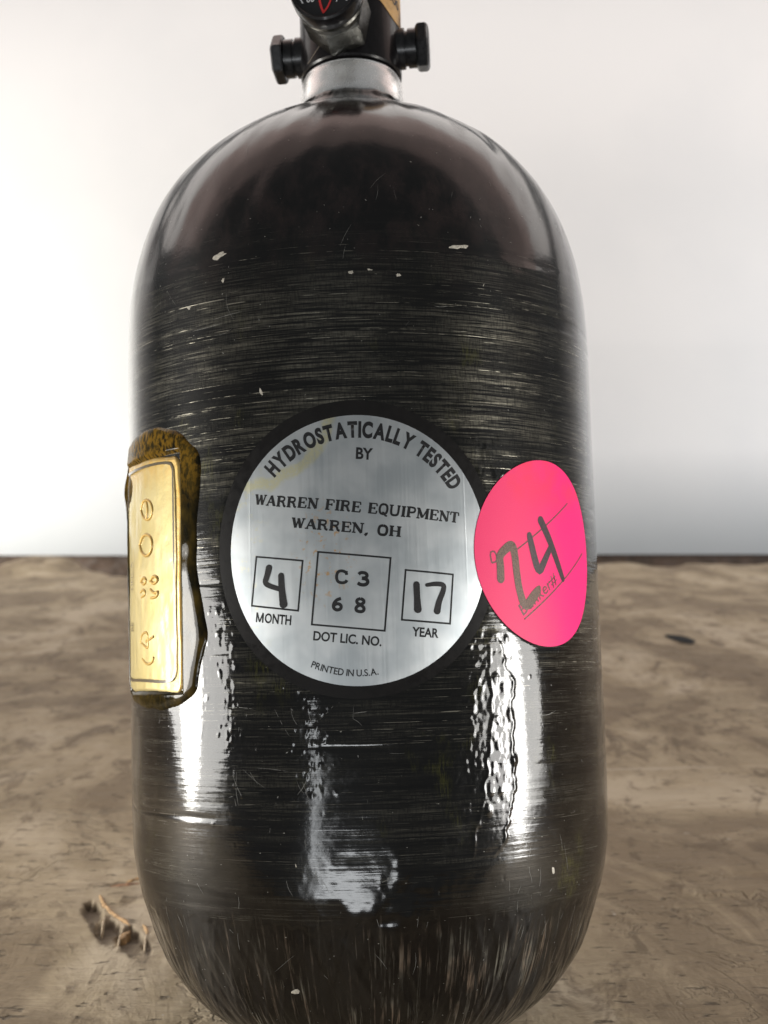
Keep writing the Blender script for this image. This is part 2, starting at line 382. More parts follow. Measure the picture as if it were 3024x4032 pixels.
def mat_pink():
    m = N('fluorescent_pink_paper'); uv = m.uv()
    c1 = m.noise(m.mapv(uv, (110, 110, 1)), 1, 4, .6); c2 = m.noise(m.mapv(uv, (5000, 5000, 1)), 1, 2, .5)
    sep = m.add('ShaderNodeSeparateXYZ'); m.link(uv, sep.inputs[0])
    g = m.math('ADD', m.math('MULTIPLY', m.math('SUBTRACT', c1, .5), .9), m.ss(sep.outputs[0], .028, .064, 0, 1))
    col = m.mix(m.ss(g, .1, .9), (.82, .028, .140), (.80, .010, .165))
    red = m.math('MULTIPLY', m.ss(sep.outputs[1], .126, .137), m.ss(c1, .42, .6))
    col = m.mix(m.math('MULTIPLY', red, .7), col, (.84, .030, .095))
    col = m.mix(m.ss(c2, .45, .75, 0, .12), col, (.95, .25, .30))
    m.set(Base_Color=col, Roughness=.55, Normal=m.bump(c2, .08, .0002))
    m.p.inputs['Specular IOR Level'].default_value = .35
    return m.m

def mat_brass():
    m = N('lacquered_brass_foil'); uv = m.uv()
    a = m.noise(m.mapv(uv, (60, 60, 1)), 1, 4, .6); b = m.noise(m.mapv(uv, (1800, 60, 1)), 1, 3, .6); c = m.noise(m.mapv(uv, (420, 420, 1), (3, 3, 0)), 1, 3, .6)
    sep = m.add('ShaderNodeSeparateXYZ'); m.link(uv, sep.inputs[0])
    col = m.mix(m.ss(a, .35, .65), (.46, .40, .215), (.53, .475, .295))
    col = m.mix(m.ss(b, .35, .7, 0, .3), col, (.50, .40, .15))
    amber = m.math('MAXIMUM', m.ss(sep.outputs[1], .136, .146), m.ss(sep.outputs[0], -.0465, -.0435))
    col = m.mix(m.math('MULTIPLY', amber, m.ss(c, .3, .6, .35, .75)), col, (.52, .30, .04))
    spot = m.ss(m.noise(m.mapv(uv, (350, 350, 1), (9, 9, 0)), 1, 3, .6), .68, .74)
    col = m.mix(m.math('MULTIPLY', spot, .6), col, (.45, .22, .03))
    m.set(Base_Color=col, Metallic=.55, Roughness=.52, Coat_Weight=.6, Coat_Roughness=.10, Coat_Tint=(1, .93, .72))
    m.set(Normal=m.bump(m.math('ADD', a, m.math('MULTIPLY', c, .3)), .25, .0008))
    m.set(Coat_Normal=m.bump(c, .12, .0006))
    return m.m

def mat_resin():
    m = N('amber_resin'); uv = m.uv()
    a = m.noise(m.mapv(uv, (260, 140, 1)), 1, 4, .65); b = m.noise(m.mapv(uv, (900, 600, 1), (2, 2, 0)), 1, 3, .6)
    col = m.mix(m.ss(a, .35, .68), (.008, .007, .003), (.050, .034, .007))
    sep = m.add('ShaderNodeSeparateXYZ'); m.link(uv, sep.inputs[0])
    col = m.mix(m.math('MULTIPLY', m.ss(sep.outputs[1], .130, .146), m.ss(b, .4, .6)), col, (.13, .075, .010))
    m.set(Base_Color=col, Roughness=.5, Coat_Weight=.40, Coat_Roughness=.07, Coat_Tint=(1, .92, .70))
    m.p.inputs['Specular IOR Level'].default_value = .0
    m.set(Coat_Normal=m.bump(b, .03, .0006), Normal=m.bump(b, .08, .0006))
    return m.m

def mat_wood():
    m = N('weathered_wood'); o = m.obj()
    g1 = m.noise(m.mapv(o, (9, 50, 20)), 1, 6, .62, .3)
    g2 = m.noise(m.mapv(o, (70, 420, 60), (3, 1, 0)), 1, 5, .65)
    sm = m.noise(m.mapv(o, (13, 9, 10), (5, 2, 0)), 1, 6, .62, .8)
    sm2 = m.noise(m.mapv(o, (48, 26, 10), (1, 7, 0)), 1, 5, .68, .7)
    sm3 = m.noise(m.mapv(o, (110, 70, 10), (4, 4, 0)), 1, 5, .68, .6)
    col = m.mix(m.ss(g1, .3, .7), (0.307, 0.248, 0.160), (0.402, 0.329, 0.224))
    col = m.mix(m.ss(g2, .40, .70, 0, .40), col, (0.231, 0.177, 0.114))
    col = m.mix(m.ss(sm, .46, .58, 0, .85), col, (0.193, 0.147, 0.094))
    col = m.mix(m.ss(sm, .47, .33, 0, .75), col, (0.495, 0.420, 0.311))
    col = m.mix(m.ss(sm2, .52, .66, 0, .75), col, (0.132, 0.096, 0.060))
    col = m.mix(m.ss(sm3, .57, .68, 0, .65), col, (0.111, 0.081, 0.050))
    # short dark dashes along the grain and pale specks
    ds = m.noise(m.mapv(o, (120, 520, 60), (2, 3, 0)), 1, 3, .6)
    col = m.mix(m.ss(ds, .61, .72, 0, .6), col, (0.044, 0.032, 0.022))
    pk = m.noise(m.mapv(o, (240, 200, 60), (8, 8, 0)), 1, 2, .5)
    col = m.mix(m.ss(pk, .73, .77, 0, .7), col, (0.440, 0.400, 0.344))
    # thin wandering cracks, only in places
    ck = m.math('ABSOLUTE', m.math('SUBTRACT', m.noise(m.mapv(o, (16, 22, 10), (3, 9, 0)), 1, 6, .62, 1.2), .5))
    cm = m.math('MULTIPLY', m.ss(ck, .002, .016, 1, 0), m.ss(m.noise(m.mapv(o, (14, 10, 10), (7, 1, 0)), 1, 3, .5), .50, .62))
    col = m.mix(m.math('MULTIPLY', cm, .08), col, (.085, .064, .042))
    # a pale hairline seam across the board on the right
    sep = m.add('ShaderNodeSeparateXYZ'); m.link(o, sep.inputs[0])
    ln = m.math('ABSOLUTE', m.math('SUBTRACT', m.math('SUBTRACT', sep.outputs[1], m.math('MULTIPLY', sep.outputs[0], .079)), .1734))
    lm = m.math('MULTIPLY', m.ss(ln, .0004, .0014, 1, 0), m.math('MULTIPLY', m.ss(sep.outputs[0], .06, .10), m.ss(sep.outputs[0], .13, .16, 1, 0)))
    col = m.mix(m.math('MULTIPLY', lm, .5), col, (.50, .44, .36))
    at = m.add('ShaderNodeAttribute'); at.attribute_name = 'gouge'
    col = m.mix(at.outputs['Fac'], col, m.mix(m.ss(g2, .4, .6), (.06, .044, .029), (.10, .074, .048)))
    h = m.math('ADD', m.math('MULTIPLY', g2, 1.0), m.math('ADD', m.math('MULTIPLY', sm2, 1.0), m.math('MULTIPLY', m.ss(ds, .62, .72), -1.0)))
    m.set(Base_Color=col, Roughness=.72, Normal=m.bump(m.math('SUBTRACT', h, m.math('MULTIPLY', cm, .6)), .8, .0015))
    m.p.inputs['Specular IOR Level'].default_value = .3
    return m.m

def mat_wall():
    m = N('white_painted_wall'); o = m.obj()
    a = m.noise(o, 3.0, 4, .55); b = m.noise(o, 60, 3, .5)
    col = m.mix(m.ss(a, .35, .65), (.80, .815, .825), (.84, .85, .855))
    m.set(Base_Color=col, Roughness=.6, Normal=m.bump(b, .1, .002))
    return m.m

MAT = dict(
    shell=mat_shell(), foil=mat_foil(), pink=mat_pink(), brass=mat_brass(), resin=mat_resin(), wood=mat_wood(), wall=mat_wall(),
    rim=mat_simple('black_sticker_film', (.0045, .0035, .003), .42, coat=1.0, crough=.035, noise=.15, nscale=300, bump=.03, spec=.1),
    ink=mat_simple('black_print', (.006, .006, .007), .45),
    marker=mat_simple('black_marker', (.010, .009, .010), .5, noise=.5, nscale=2500),
    brownink=mat_simple('faded_brown_marker', (.115, .062, .040), .55, noise=.55, nscale=3500),
    darkink=mat_simple('dark_marker', (.040, .020, .026), .5, noise=.5, nscale=2500),
    thinink=mat_simple('grey_print', (.13, .045, .045), .55, noise=.4, nscale=3000),
    border=mat_simple('dark_brown_print', (.075, .052, .018), .4, coat=1.0, crough=.08),
    alu=mat_simple('turned_aluminium', (.95, .94, .92), .26, metal=.6, noise=.08, nscale=260, bump=.05, aniso=.5),
    black=mat_simple('black_anodised_metal', (.0045, .004, .0045), .38, coat=.35, crough=.12, noise=.3, nscale=700, bump=.05, spec=.2),
    blacksteel=mat_simple('black_oxide_steel', (.018, .018, .019), .36, metal=.6, coat=.4, crough=.2, noise=.35, nscale=900, bump=.08),
    nickel=mat_simple('dark_nickel_plating', (.085, .083, .075), .34, metal=1.0, noise=.2, nscale=500, bump=.05),
    dial=mat_simple('gauge_dial_black', (.012, .012, .013), .5),
    white=mat_simple('white_print', (.75, .75, .75), .5),
    red=mat_simple('red_print', (.55, .03, .03), .5),
    tan=mat_simple('tan_paper_label', (.55, .33, .13), .55, noise=.12, nscale=600),
    hair=mat_simple('fine_hair', (.32, .26, .20), .4),
    fleck=mat_simple('pale_paint_fleck', (.42, .39, .33), .6, noise=.35, nscale=2500, bump=.3),
    scratch=mat_simple('scratched_resin', (.15, .147, .135), .5, noise=.5, nscale=1500),
    fresh=mat_simple('torn_orange_wood', (.44, .285, .145), .7, noise=.35, nscale=700, bump=.4),
    pale=mat_simple('torn_pale_wood', (.42, .34, .24), .75, noise=.3, nscale=700, bump=.4),
    rust=mat_simple('reddish_torn_wood', (.24, .135, .075), .75, noise=.45, nscale=600, bump=.5),
    spot=mat_simple('dark_oil_spot', (.030, .031, .032), .9, noise=.4, nscale=500, spec=.05),
    base=mat_simple('dark_brown_board', (.085, .055, .038), .75, noise=.3, nscale=40),
)

# ------------------------------------------------------------------ the setting: wooden top, wall, board at the wall's foot
EDGE_X = [-1.6, -.9, -.65, -.55, -.471, -.454, -.433, -.389, -.350, -.308, -.287, -.20, .0, .292, .350, .367, .382, .398, .519, .65, .8, 1.6]
EDGE_Y = [.95, .96, .94, .92, .922, .969, .990, .969, .920, .870, .852, .88, .95, 1.019, 1.015, .982, .982, 1.002, 1.031, 1.01, 1.0, 1.0]
GOUGE_PITS = [  # centre x, y, half width along / across, angle, depth
    (-.0848, .0560, .0090, .0032, 1.98, .0024),
    (-.0765, .0440, .0095, .0038, 1.98, .0026),
    (-.0686, .0385, .0100, .0038, 2.00, .0026),
    (-.0818, .0470, .0050, .0010, 1.98, .0008),
    (-.0632, .0350, .0055, .0012, 1.98, .0008),
    (-.0835, .0765, .0045, .0014, .30, .0010),
]
def ground_z(X, Y):
    Z = .0012*vn(X*7, Y*12, 73) + .0006*vn(X*20, Y*40, 74) + .0004*vn(X*60, Y*130, 75) + .0002*vn(X*150, Y*280, 78) - .0012
    return Z - .0005*sstep(.55, .85, vn(X*40, Y*130, 76))
def build_table():
    def axis(lo, hi, dense, step, fine, fstep, coarse):
        pts = [lo]
        while pts[-1] < hi:
            x = pts[-1]
            s = coarse
            if dense[0] <= x < dense[1]: s = step
            if fine[0] <= x < fine[1]: s = fstep
            pts.append(min(hi, x+s))
        return np.array(pts)
    xs = axis(-1.6, 1.6, (-.60, .60), .004, (-.093, -.056), .0004, .05)
    ts = axis(-.18, 1.0, (-.05, 1.0), .004, (.024, .086), .0005, .02)
    X, T = np.meshgrid(xs, ts)
    edge = np.interp(X, EDGE_X, EDGE_Y) + .003*vn(X*60, X*0, 71) + .0015*vn(X*220, X*0, 72)
    Y = np.where(T < .6, T, .6 + (T-.6)/.4*(edge-.6))
    Z = ground_z(X, Y)
    gz = np.zeros_like(Z)
    for cx, cy, a, b, an, d in GOUGE_PITS:
        dx, dy = X-cx, Y-cy
        p = (dx*math.cos(an)+dy*math.sin(an))/a; q = (-dx*math.sin(an)+dy*math.cos(an))/b
        rr = np.sqrt(p**2+q**2) + .18*vn(X*900, Y*500, 77)
        m = 1-sstep(.65, 1.05, rr)
        ramp = np.clip(.25 + .8*(p+1)/2, 0, 1); m = m*ramp
        gz = np.maximum(gz, m**.7); Z -= d*m
    # raised lip at the back left, rounded back edge
    Z += .011*np.exp(-((X+.44)/.055)**4)*sstep(.86, .97, Y) + .003*sstep(.85, .97, Y)*vn(X*25, X*0, 79)
    Z -= .004*sstep(.99, 1.0, T/1.0)
    w = np.exp(-(np.hypot(X+.003, Y-.014)/.035)**4); Z = Z*(1-w) - .0001*w      # the tank has its foot on a flat place
    nr, nc = X.shape
    V = np.stack([X, Y, Z], -1).reshape(-1, 3)
    F = grid_faces(nr, nc)
    # skirt: the front, back and side faces and the underside
    bx = np.r_[np.arange(nc), np.arange(1, nr)*nc+nc-1, (nr-1)*nc+np.arange(nc-2, -1, -1), np.arange(nr-2, 0, -1)*nc]
    n0 = len(V); low = V[bx].copy(); low[:, 2] = -.035
    V = np.r_[V, low]; k = len(bx)
    SF = [[int(bx[i]), n0+i, n0+(i+1) % k, int(bx[(i+1) % k])] for i in range(k)]
    me = mesh_np('tabletop', V, F.tolist() + SF + [list(range(n0+k-1, n0-1, -1))])
    at = me.attributes.new('gouge', 'FLOAT', 'POINT')
    at.data.foreach_set('value', np.r_[gz.ravel(), np.zeros(k)].astype(np.float32))
    return me
tabletop = obj('tabletop', build_table(), MAT['wood']); tabletop['kind'] = 'structure'
tabletop['label'] = 'weathered grey-brown wooden top with gouges'

def ridge(name, pts, w, h, mat, parent, seed):
    """a splinter: a ragged raised sliver along a path on the wood"""
    g = np.random.default_rng(seed); P = np.array(pts, float)
    a = np.r_[0, np.cumsum(np.hypot(*np.diff(P[:, :2], axis=0).T))]; n = max(8, int(a[-1]/.0012))
    t = np.linspace(0, a[-1], n); c = np.stack([np.interp(t, a, P[:, k]) for k in range(2)], 1)
    d = np.gradient(c, axis=0); d /= np.linalg.norm(d, axis=1)[:, None]; s = np.stack([-d[:, 1], d[:, 0]], 1)
    gz = ground_z(c[:, 0], c[:, 1]); V = []
    for i in range(n):
        e = min(1, min(i, n-1-i)/2+.15); ww = w*e*(.75+.5*g.random()); hh = h*e*(.7+.6*g.random()); j = g.normal(0, w*.12, 2)
        for q, zz in ((-1, -.004), (-.75, hh*.55-.0001), (-.1, hh), (.6, hh*.7-.0001), (1, -.004)):
            V.append((c[i, 0]+s[i, 0]*ww*q+j[0], c[i, 1]+s[i, 1]*ww*q+j[1], gz[i]+zz))
    F = grid_faces(n, 5).tolist() + [[4, 3, 2, 1, 0], [(n-1)*5+k for k in range(5)]]
    return obj(name, mesh_np(name, V, F, False), mat, parent)
ridge('splinter', [(-.0863, .0680), (-.0825, .0610), (-.0785, .0550), (-.0748, .0513), (-.0714, .0479)], .0008, .0005, MAT['fresh'], tabletop, 1)
ridge('splinter', [(-.0708, .0450), (-.0715, .0420), (-.0720, .0390)], .0011, .0003, MAT['fresh'], tabletop, 4)
ridge('splinter', [(-.0680, .0490), (-.0660, .0455), (-.0648, .0425)], .0007, .0005, MAT['fresh'], tabletop, 5)
ridge('splinter', [(-.0850, .0742), (-.0805, .0750), (-.0755, .0768)], .0013, .0005, MAT['rust'], tabletop, 7)
ridge('splinter', [(-.0805, .0772), (-.0780, .0790), (-.0755, .0806)], .0009, .0006, MAT['fresh'], tabletop, 8)

ridge('splinter', [(-.0805, .0545), (-.0795, .0490), (-.0780, .0425)][::-1], .0004, .0003, MAT['pale'], tabletop, 2)
ridge('splinter', [(-.0728, .0480), (-.0726, .0420), (-.0712, .0350)][::-1], .0004, .0003, MAT['pale'], tabletop, 3)
ridge('splinter', [(-.0655, .0440), (-.0645, .0380), (-.0632, .0320)][::-1], .0004, .0003, MAT['pale'], tabletop, 6)

def blob_patch(name, c, rx, ry, ang, h, mat, parent, seed, wob=.18):
    g = np.random.default_rng(seed); n = 28; V = [(c[0], c[1], c[2]+h)]
    ph = g.uniform(0, 6.28, 4)
    for ring, k in ((.6, 1.0), (1.0, .15)):
        for i in range(n):
            t = 2*math.pi*i/n; q = ring*(1+wob*(math.sin(2*t+ph[0])*.5+math.sin(3*t+ph[1])*.35+math.sin(5*t+ph[2])*.25))
            x, y = rx*q*math.cos(t), ry*q*math.sin(t)
            V.append((c[0]+x*math.cos(ang)-y*math.sin(ang), c[1]+x*math.sin(ang)+y*math.cos(ang), c[2]+h*k))
    F = [[0, 1+i, 1+(i+1) % n] for i in range(n)] + [[1+i, 1+n+i, 1+n+(i+1) % n, 1+(i+1) % n] for i in range(n)]
    return obj(name, mesh_np(name, V, F), mat, parent)
blob_patch('dark_spot', (.2260, .4826, float(ground_z(np.array(.2260), np.array(.4826)))+.0006), .0078, .0190, .22, .0006, MAT['spot'], tabletop, 3)

def build_wall():
    # an added crease: the lower part leans back to darken like a soft shadow
    ys, zs = 1.12, None
    prof = [(1.400, 1.10), (1.400, .60), (1.400, .345), (1.401, .330), (1.403, .310), (1.411, .160), (1.422, -.0300)]
    xs = np.linspace(-6, 6, 120)
    lean = sstep(-.25, .35, xs)      # shade shaped into the wall to the right of the tank only
    V = [(x, 1.4+(y-1.4)*(.15+.75*l), z) for (y, z) in prof for x, l in zip(xs, lean)] + [(x, 1.50, z) for z in (-.0300, 1.10) for x in xs]
    n = len(xs); k = len(prof)
    F = grid_faces(k, n).tolist()
    a = (k-1)*n
    F += [[a+i, a+i+1, k*n+i+1, k*n+i] for i in range(n-1)] + [[k*n+i, k*n+i+1, (k+1)*n+i+1, (k+1)*n+i] for i in range(n-1)] + [[(k+1)*n+i, (k+1)*n+i+1, i+1, i] for i in range(n-1)]
    return mesh_np('wall', V, F)
wall = obj('wall', build_wall(), MAT['wall']); wall['kind'] = 'structure'; wall['label'] = 'plain white wall behind the wooden top'
bm = bmesh.new(); bmesh.ops.create_cube(bm, size=1)
for v in bm.verts: v.co = Vector((v.co.x*12, 1.462+v.co.y*.05, -.1300+v.co.z*.196))
bmesh.ops.bevel(bm, geom=bm.edges[:], offset=.004, segments=2, affect='EDGES')
base = obj('skirting_board', bm, MAT['base'], wall)

# ------------------------------------------------------------------ the cylinder's parts
shell = obj('shell', build_shell(), MAT['shell'], tank)

def lathe(name, prof, mat, parent, n=96, frame=None, deg=30, arc=None):
    """turn (r, z) profile about local z; frame: 4x4 into tank coordinates"""
    prof = np.array(prof, float); a = np.linspace(0, 2*math.pi, n, endpoint=False)
    V = np.stack([prof[:, 0][:, None]*np.cos(a), prof[:, 0][:, None]*np.sin(a), prof[:, 1][:, None]+0*a], -1).reshape(-1, 3)
    F = grid_faces(len(prof), n, True).tolist()
    F.append(list(range(n))[::-1]); F.append([(len(prof)-1)*n+i for i in range(n)])
    me = mesh_np(name, V, F)
    if frame is not None: me.transform(frame)
    smooth_angle(me, deg)
    return obj(name, me, mat, parent)
def hexprism(name, rad_, z0, z1, mat, parent, frame, bev=.0006):
    bm = bmesh.new(); vs_ = []
    prof = [(rad_-bev*1.4, z0), (rad_, z0+bev), (rad_, z1-bev), (rad_-bev*1.4, z1)]
    for r_, z_ in prof: vs_.append([bm.verts.new((r_*math.cos(math.pi/3*i), r_*math.sin(math.pi/3*i), z_)) for i in range(6)])
    for k in range(3):
        for i in range(6): bm.faces.new((vs_[k][i], vs_[k][(i+1) % 6], vs_[k+1][(i+1) % 6], vs_[k+1][i]))
    bm.faces.new(vs_[0][::-1]); bm.faces.new(vs_[3])
    bmesh.ops.bevel(bm, geom=[e for e in bm.edges], offset=.00018, segments=2, affect='EDGES')
    bmesh.ops.transform(bm, matrix=frame, verts=bm.verts[:])
    return obj(name, bm, mat, parent)

lathe('neck_collar', [(.0130, .2150), (.0131, .2196), (.01315, .2206), (.01300, .2216), (.01285, .2232), (.01275, .2246), (.01268, .2256), (.0125, .2263), (.0121, .2267), (.0121, .2271), (.0110, .2272)], MAT['alu'], tank)
body = lathe('valve_body', [(.0110, .2268), (.0110, .2276), (.01235, .2278), (.0127, .2282), (.01275, .2290), (.01275, .2400), (.01275, .2580), (.0123, .2595), (.0108, .2610), (.0108, .2680), (.0102, .2688)], MAT['black'], tank, 128)
def axis_frame(az_deg, z, el_deg=0.0, roll=0.0):
    """local +z points outward from the tank axis at azimuth az (0 = front, + = right) and height z"""
    a = rad(az_deg); e = rad(el_deg)
    d = Vector((math.sin(a)*math.cos(e), -math.cos(a)*math.cos(e), math.sin(e)))
    q = d.to_track_quat('Z', 'Y')
    return Matrix.Translation((0, 0, z)) @ q.to_matrix().to_4x4() @ Matrix.Rotation(roll, 4, 'Z')
for az, rl in ((84, .25), (-96, .1)):
    fr = axis_frame(az, .2353, 0, rl)
    plug = hexprism('burst_plug', .0058, .0165, .0199, MAT['blacksteel'], body, fr)
    # its collars belong to the same turned piece
    bm = bmesh.new(); bm.from_mesh(plug.data)
    for r0, z0, z1 in ((.0048, .0110, .0138), (.0041, .0134, .0150), (.0046, .0146, .0170)):
        k = bmesh.ops.create_cone(bm, cap_ends=True, segments=40, radius1=r0, radius2=r0, depth=z1-z0)
        vv = k['verts']
        bmesh.ops.transform(bm, matrix=fr @ Matrix.Translation((0, 0, (z0+z1)/2)), verts=vv)
    bm.to_mesh(plug.data); bm.free(); smooth_angle(plug.data, 40)

# gauge: hexagonal stem, round case, dial
gf = axis_frame(-10, .2354, 0, .30)
gauge = lathe('pressure_gauge', [(.0062, .0228), (.0075, .0233), (.0081, .0240), (.0083, .0248), (.0083, .0272), (.0081, .0279), (.0076, .0282), (.0073, .0280), (.0072, .0273), (.0070, .0272)], MAT['black'], tank, 96, gf)
hexprism('gauge_nut', .0080, .0115, .0205, MAT['nickel'], gauge, gf)
lathe('gauge_collar', [(.0066, .0200), (.0074, .0206), (.0076, .0222), (.0068, .0234)], MAT['nickel'], gauge, 64, gf)
lathe('dial', [(.0071, .0270), (.0071, .02725)], MAT['dial'], gauge, 64, gf)
gfu = Matrix.Translation((0, 0, .2354)) @ (Vector((math.sin(rad(-10))*1.0, -math.cos(rad(-10))*1.0, 0.0)).to_track_quat('Z', 'Y').to_matrix().to_4x4())
# make local +y the tank's up on the dial
_x = gfu.to_3x3() @ Vector((1, 0, 0)); _n = gfu.to_3x3() @ Vector((0, 0, 1)); _up = Vector((0, 0, 1)) - _n*_n.z; _up.normalize(); _rt = _up.cross(_n)
dialM = Matrix.Translation((0, 0, .2354)) @ Matrix((( _rt.x, _up.x, _n.x), (_rt.y, _up.y, _n.y), (_rt.z, _up.z, _n.z))).to_4x4()

# ---- flat print: text and strokes laid on a surface
def text_mesh(body_, size=1.0, bold=0.0, spacing=1.0, shear=0.0):
    cu = bpy.data.curves.new('t', 'FONT'); cu.body = body_; cu.size = size; cu.offset = bold; cu.space_character = spacing; cu.shear = shear
    cu.resolution_u = 5; cu.fill_mode = 'FRONT'
    o = bpy.data.objects.new('t', cu); C.objects.link(o)
    dg = bpy.context.evaluated_depsgraph_get(); dg.update()
    me = bpy.data.meshes.new_from_object(o.evaluated_get(dg))
    bpy.data.objects.remove(o); bpy.data.curves.remove(cu)
    n = len(me.vertices); co = np.empty(n*3); me.vertices.foreach_get('co', co); co = co.reshape(-1, 3)[:, :2]
    F = [list(p.vertices) for p in me.polygons]
    bpy.data.meshes.remove(me)
    return co, F
def fit_text(body_, p0, p1, ptop, bold=.012, spacing=1.0):
    """text stretched so that its ink box runs p0 (baseline left) to p1 (baseline right), cap height to ptop"""
    co, F = text_mesh(body_, 1.0, bold, spacing)
    cap = text_mesh('H', 1.0, bold)[0]
    x0, x1 = co[:, 0].min(), co[:, 0].max(); y0, y1 = cap[:, 1].min(), cap[:, 1].max()
    p0, p1, pt = map(np.array, (p0, p1, ptop))
    s = (co[:, 0]-x0)/(x1-x0); t = (co[:, 1]-y0)/(y1-y0)
    return p0 + s[:, None]*(p1-p0) + t[:, None]*(pt-p0), F
def arc_text(body_, c, r_base, height, a0, a1, bold=.012, outward=True, xs=.8):
    """letters set one by one round a circle from angle a0 to a1 (degrees, 90 = up)"""
    Vs, Fs, off = [], [], 0
    cap = text_mesh('H', 1.0, bold)[0]; y0, y1 = cap[:, 1].min(), cap[:, 1].max(); k = height/(y1-y0)
    adv = []; glyph = []
    ref = text_mesh('II', 1.0, bold)[0]; iw = text_mesh('I', 1.0, bold)[0]; gap = (ref[:, 0].max()-ref[:, 0].min()) - 2*(iw[:, 0].max()-iw[:, 0].min())
    for ch in body_:
        if ch == ' ': adv.append(.26*xs); glyph.append(None); continue
        co, F = text_mesh(ch, 1.0, bold); x0 = co[:, 0].min(); w = co[:, 0].max()-x0
        co = co.copy(); co[:, 0] = (co[:, 0]-x0-w/2)*xs; adv.append((w+gap*.62)*xs); glyph.append((co, F))
    tot = sum(adv); pos = 0
    for ch, ad, gl in zip(body_, adv, glyph):
        a = rad(a0 + (a1-a0)*(pos+ad/2)/tot); pos += ad
        if gl is None: continue
        co, F = gl
        kx = k*abs(rad(a1-a0))*r_base/(tot*k)
        e_r = np.array((math.cos(a), math.sin(a))); e_t = np.array((math.sin(a), -math.cos(a)))
        if not outward: e_r, e_t = -e_r, -e_t
        base = np.array(c) + np.array((math.cos(a), math.sin(a)))*r_base
        Vs.append(base + co[:, 0:1]*kx*e_t + (co[:, 1:2]-y0)*k*e_r)
        Fs += [[i+off for i in f] for f in F]; off += len(co)
    return np.concatenate(Vs), Fs
def stroke(pts, w, smooth=3, caps=True, taper=None):
    """a ribbon along a path, rounded ends"""
    P = np.array(pts, float)
    for _ in range(smooth):
        Q = [P[0]]
        for a, b in zip(P[:-1], P[1:]): Q += [a*.75+b*.25, a*.25+b*.75]
        P = np.array(Q + [P[-1]])
    seg = np.r_[True, np.hypot(*np.diff(P, axis=0).T) > 1e-7]; P = P[seg]
    d = np.gradient(P, axis=0); d /= np.linalg.norm(d, axis=1)[:, None]; n = np.stack([-d[:, 1], d[:, 0]], 1)
    W = np.full(len(P), w/2) if taper is None else w/2*np.interp(np.linspace(0, 1, len(P)), np.linspace(0, 1, len(taper)), taper)
    V = np.concatenate([P + n*W[:, None], P - n*W[:, None]]); m = len(P)
    F = [[i, m+i, m+i+1, i+1] for i in range(m-1)]
    if caps:
        for k, sg in ((0, -1), (m-1, 1)):
            b = len(V); t = np.linspace(-math.pi/2, math.pi/2, 7)
            V = np.r_[V, P[k] + W[k]*(sg*d[k]*np.cos(t)[:, None] + n[k]*np.sin(t)[:, None])]
            F.append(list(range(b, b+7)) if sg < 0 else list(range(b+6, b-1, -1)))
    return V, F
def join2(*parts):
    Vs, Fs, off = [], [], 0
    for V, F in parts:
        Vs.append(np.asarray(V)); Fs += [[i+off for i in f] for f in F]; off += len(V)
    return np.concatenate(Vs), Fs
def tess(V, F, mx):
    """split long triangles so that flat print follows the barrel"""
    bm = bmesh.new(); vs_ = [bm.verts.new((p[0], p[1], 0)) for p in V]
    for f in F:
        try: bm.faces.new([vs_[i] for i in f])
        except ValueError: pass
    bmesh.ops.triangulate(bm, faces=bm.faces[:])
    for _ in range(4):
        es = [e for e in bm.edges if e.calc_length() > mx]
        if not es: break
        bmesh.ops.subdivide_edges(bm, edges=es, cuts=1)
        bmesh.ops.triangulate(bm, faces=bm.faces[:])
    bm.verts.index_update()
    V2 = np.array([v.co[:2] for v in bm.verts]); F2 = [[v.index for v in f.verts] for f in bm.faces]
    bm.free(); return V2, F2
def printed(name, VF, off, mat, parent, surf=S, mx=.002):
    V, F = tess(*VF, mx)
    # slightly different heights keep overlapping strokes apart
    P = surf(V[:, 0], V[:, 1], off + 2e-6*rng.random(len(V)))
    me = mesh_np(name, P, F, False)
    # face outward
    bm = bmesh.new(); bm.from_mesh(me)
    for f in bm.faces:
        c = f.calc_center_median()
        if f.normal.dot(Vector((c.x, c.y, 0))) < 0: f.normal_flip()
    bm.to_mesh(me); bm.free()
    me.polygons.foreach_set('use_smooth', np.ones(len(me.polygons), dtype=bool))
    uvl = me.uv_layers.new(name='UVMap')
    li = np.empty(len(me.loops), dtype=np.int32); me.loops.foreach_get('vertex_index', li)
    uvl.data.foreach_set('uv', V[li].astype(np.float32).ravel())
    return obj(name, me, mat, parent)
